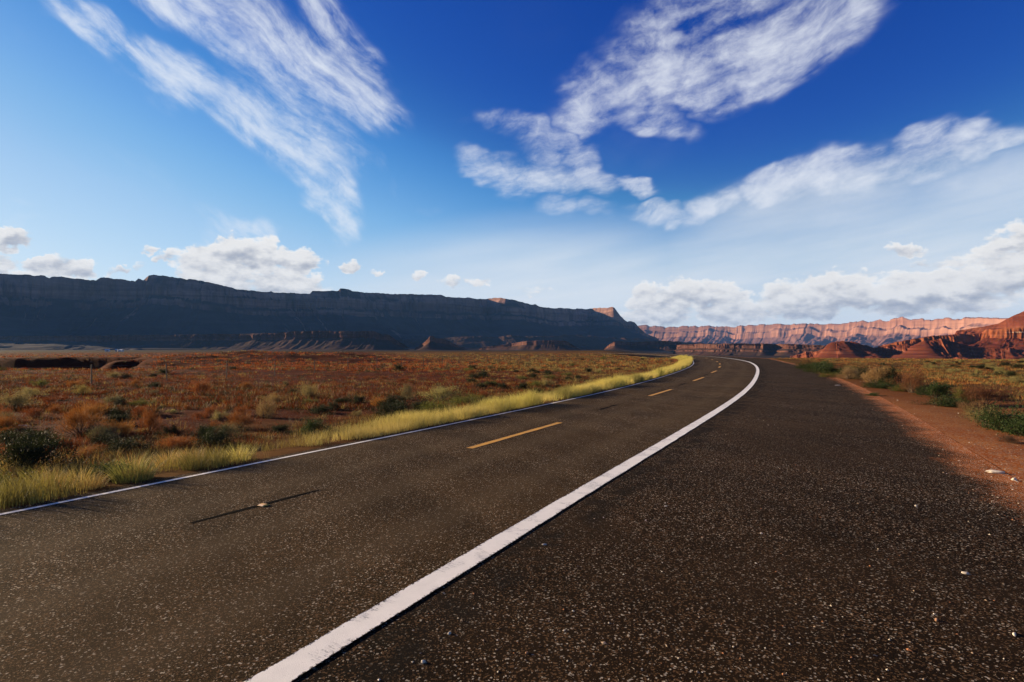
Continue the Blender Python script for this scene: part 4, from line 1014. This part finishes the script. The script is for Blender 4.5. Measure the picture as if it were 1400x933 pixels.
# raised amber pavement marker on the tar seam
x, y = gp(362, 690.5); z = float(base(x, y)); a = float(np.interp(sl([x], [y])[0][0], S, A_))
wd, dp, hh = .06, .055, .022
pm = np.array([(-wd, -dp, .006), (wd, -dp, .006), (wd, dp, .006), (-wd, dp, .006), (-wd * .75, -dp * .35, hh), (wd * .75, -dp * .35, hh), (wd * .75, dp * .35, hh), (-wd * .75, dp * .35, hh)])
o = mesh_obj('pavement_marker', pm, np.array([(0, 1, 5, 4), (1, 2, 6, 5), (2, 3, 7, 6), (3, 0, 4, 7), (4, 5, 6, 7)]), M_REFL)
o.location = (x, y, z); o.rotation_euler = (0, 0, -a)
tag(o, 'small amber marker stuck on the black tar seam in the near lane', 'road marker')
M_LENS = plain('pale_reflector', (.85, .62, .35), .2, .6, 60, .1)
ln = np.array([(-wd * .8, -dp - .002, .010), (wd * .8, -dp - .002, .010), (wd * .66, -dp * .42 - .002, hh), (-wd * .66, -dp * .42 - .002, hh)]); ln2 = ln + (0, .003, -.003)
mesh_obj('reflector', np.concatenate([ln, ln2]), np.array([(0, 1, 2, 3), (0, 4, 5, 1), (3, 2, 6, 7), (0, 3, 7, 4), (1, 5, 6, 2)]), M_LENS, o)


def stone(name, u, v, L, W_, H_, rz, m, label, seed, on=True, group=None):
    import bmesh
    x, y = gp(u, v); bm = bmesh.new(); bmesh.ops.create_icosphere(bm, subdivisions=3, radius=1)
    rng = random.Random(seed); ox = rng.uniform(0, 99)
    for q_ in bm.verts:
        k = 1 + .35 * float(fbm(np.array(q_.co.x * 1.3 + ox), np.array(q_.co.y * 1.3 + q_.co.z * 1.7), seed, 3))
        q_.co *= k; q_.co.x = math.copysign(abs(q_.co.x) ** .9, q_.co.x)
        q_.co = Vector((q_.co.x * L / 2, q_.co.y * W_ / 2, max(q_.co.z, -.5) * H_ / 1.5))
    me = bpy.data.meshes.new(name); bm.to_mesh(me); bm.free(); me.materials.append(m)
    o = bpy.data.objects.new(name, me); COL.objects.link(o)
    s, l = sl([x], [y]); paved = latL(s)[0] < l[0] < latE(s)[0]
    o.location = (x, y, (float(base(x, y)) - .005 if paved else gz1(x, y)) + H_ * .28); o.rotation_euler = (0, 0, rz)
    return tag(o, label, 'stone', group)
stone('stone', 1359, 646, .24, .09, .045, -.5, M_STONE, 'long pale stone on the red edge of the pull-out', 1)
stone('stone', 1316, 782, .055, .03, .02, -.4, M_STONE, 'small yellowish stone on the dark pull-out toward its right side', 2)
stone('stone', 744, 743, .05, .025, .014, .1, M_STONE, 'flat white chip on the tar just right of the broad white line', 3)
stone('stone', 1381, 864, .05, .02, .015, .9, M_STONE, 'slim pale sliver in the lower right corner', 4)
stone('stone', 580, 901, .03, .024, .016, .3, M_STONE, 'white pebble on the tar below the broad line at the bottom', 5)
stone('stone', 615, 863, .028, .018, .014, .6, M_STONE, 'white pebble between the broad line and the bottom white pebble', 6)
stone('stone', 1039, 728, .03, .02, .014, .2, M_STONE, 'pale pebble alone in the middle of the pull-out', 7)
stone('stone', 1276, 845, .04, .022, .018, .8, M_STONE2, 'orange brown pebble on the dark pull-out toward the lower right', 8)
stone('stone', 909, 691, .05, .02, .012, .2, M_STONE, 'narrow pale chip on the pull-out upper middle', 9)
stone('stone', 1250, 691, .035, .026, .018, .5, M_STONE, 'pale pebble on the pull-out near its red edge', 10)
stone('stone', 720, 889, .02, .02, .014, .0, M_STONE2, 'red pebble on the tar at the bottom of the pull-out', 11)
stone('stone', 1145, 527, .30, .1, .03, .1, M_STONE, 'thin pale strip of stone on the far end of the pull-out', 12)
stone('stone', 1384, 656, .07, .06, .045, .4, M_STONE, 'white pebble on red dirt at the right frame edge', 13)
stone('stone', 35, 580, .55, .05, .04, -.3, M_STONE, 'pale stick-like stone on the red soil above the big corner bush', 14)
stone('stone', 122, 577, .12, .09, .07, .2, M_STONE, 'pale stone on the red soil above the rusty twiggy bush', 15)


# loose grit on the pull-out and the dirt strip
def grit():
    rng = np.random.default_rng(77); n = 5200
    v = V0 + 14 + (470 * rng.uniform(0, 1, n) ** 1.1); u = rng.uniform(380, 1440, n)
    y = FP * HC / (v - V0); x = (u - 700) / FP * y
    _, l, r_, s = gz(x, y); s2, l2 = sl(x, y)
    e = latE(s2) - l2
    ok = (l2 > latR(s2) + .2) & (rng.uniform(0, 1, n) < np.where(e < .9, 1.0, .14)) & (r_ < 4.5)
    x, y, e, r_ = x[ok], y[ok], e[ok], r_[ok]; n = len(x)
    z = np.where(e > 0, base(x, y) - .005, gz(x, y)[0])
    sz = rng.uniform(.004, .011, n) * np.where(rng.uniform(0, 1, n) < .06, 1.7, 1) * (1 + np.hypot(x, y) / 25)
    oct_ = np.array([(1, 0, .25), (0, 1, .3), (-1, 0, .2), (0, -1, .28), (.1, .1, 1), (0, 0, -.3)])
    jit = rng.uniform(.6, 1.3, (n, 6, 1)); a = rng.uniform(0, 6.28, n); ca, sa = np.cos(a)[:, None], np.sin(a)[:, None]
    P = oct_[None] * jit; X = P[..., 0] * ca - P[..., 1] * .7 * sa; Y = P[..., 0] * sa + P[..., 1] * .7 * ca
    V = np.stack([x[:, None] + X * sz[:, None], y[:, None] + Y * sz[:, None], z[:, None] + P[..., 2] * sz[:, None] * .8], -1).reshape(-1, 3)
    f = np.array([(0, 1, 4), (1, 2, 4), (2, 3, 4), (3, 0, 4)]); F = (f[None] + (np.arange(n) * 6)[:, None, None]).reshape(-1, 3)
    cols = np.array([(.50, .42, .32), (.36, .26, .17), (.30, .13, .06), (.60, .54, .46), (.16, .12, .09)]); hu = np.repeat(cols[rng.choice(5, n, p=[.25, .25, .2, .1, .2])], 6, 0)
    m, t, b = mat('grit_stone'); t.put(b.inputs['Base Color'], t.add('ShaderNodeAttribute', attribute_name='hue').outputs['Vector']); spec(b, .9, .2)
    o = mesh_obj('gravel', V, F, m, attrs={'hue': hu}); tag(o, 'loose pale grit over the dark pull-out and its red edge', 'gravel', kind='stuff')
grit()

# ------------------------------------------------------------------ haze
def haze():
    m = bpy.data.materials.new('haze_air'); m.use_nodes = True; t = NT(m.node_tree); t.n.clear()
    pv = t.add('ShaderNodeVolumePrincipled', {'Color': (.18, .44, 1.0, 1), 'Density': 1.6e-5, 'Anisotropy': .1})
    o_ = t.add('ShaderNodeOutputMaterial'); t.l.new(pv.outputs[0], o_.inputs['Volume'])
    a, z0, z1 = 20000, -60, 1100
    V = np.array([(x, y, z) for z in (z0, z1) for x, y in ((-a, -a), (a, -a), (a, a), (-a, a))])
    o = mesh_obj('haze', V, np.array([(0, 3, 2, 1), (4, 5, 6, 7), (0, 1, 5, 4), (1, 2, 6, 5), (2, 3, 7, 6), (3, 0, 4, 7)]), m)
    tag(o, 'thin blue air over the whole plain', 'haze', kind='stuff')
haze()
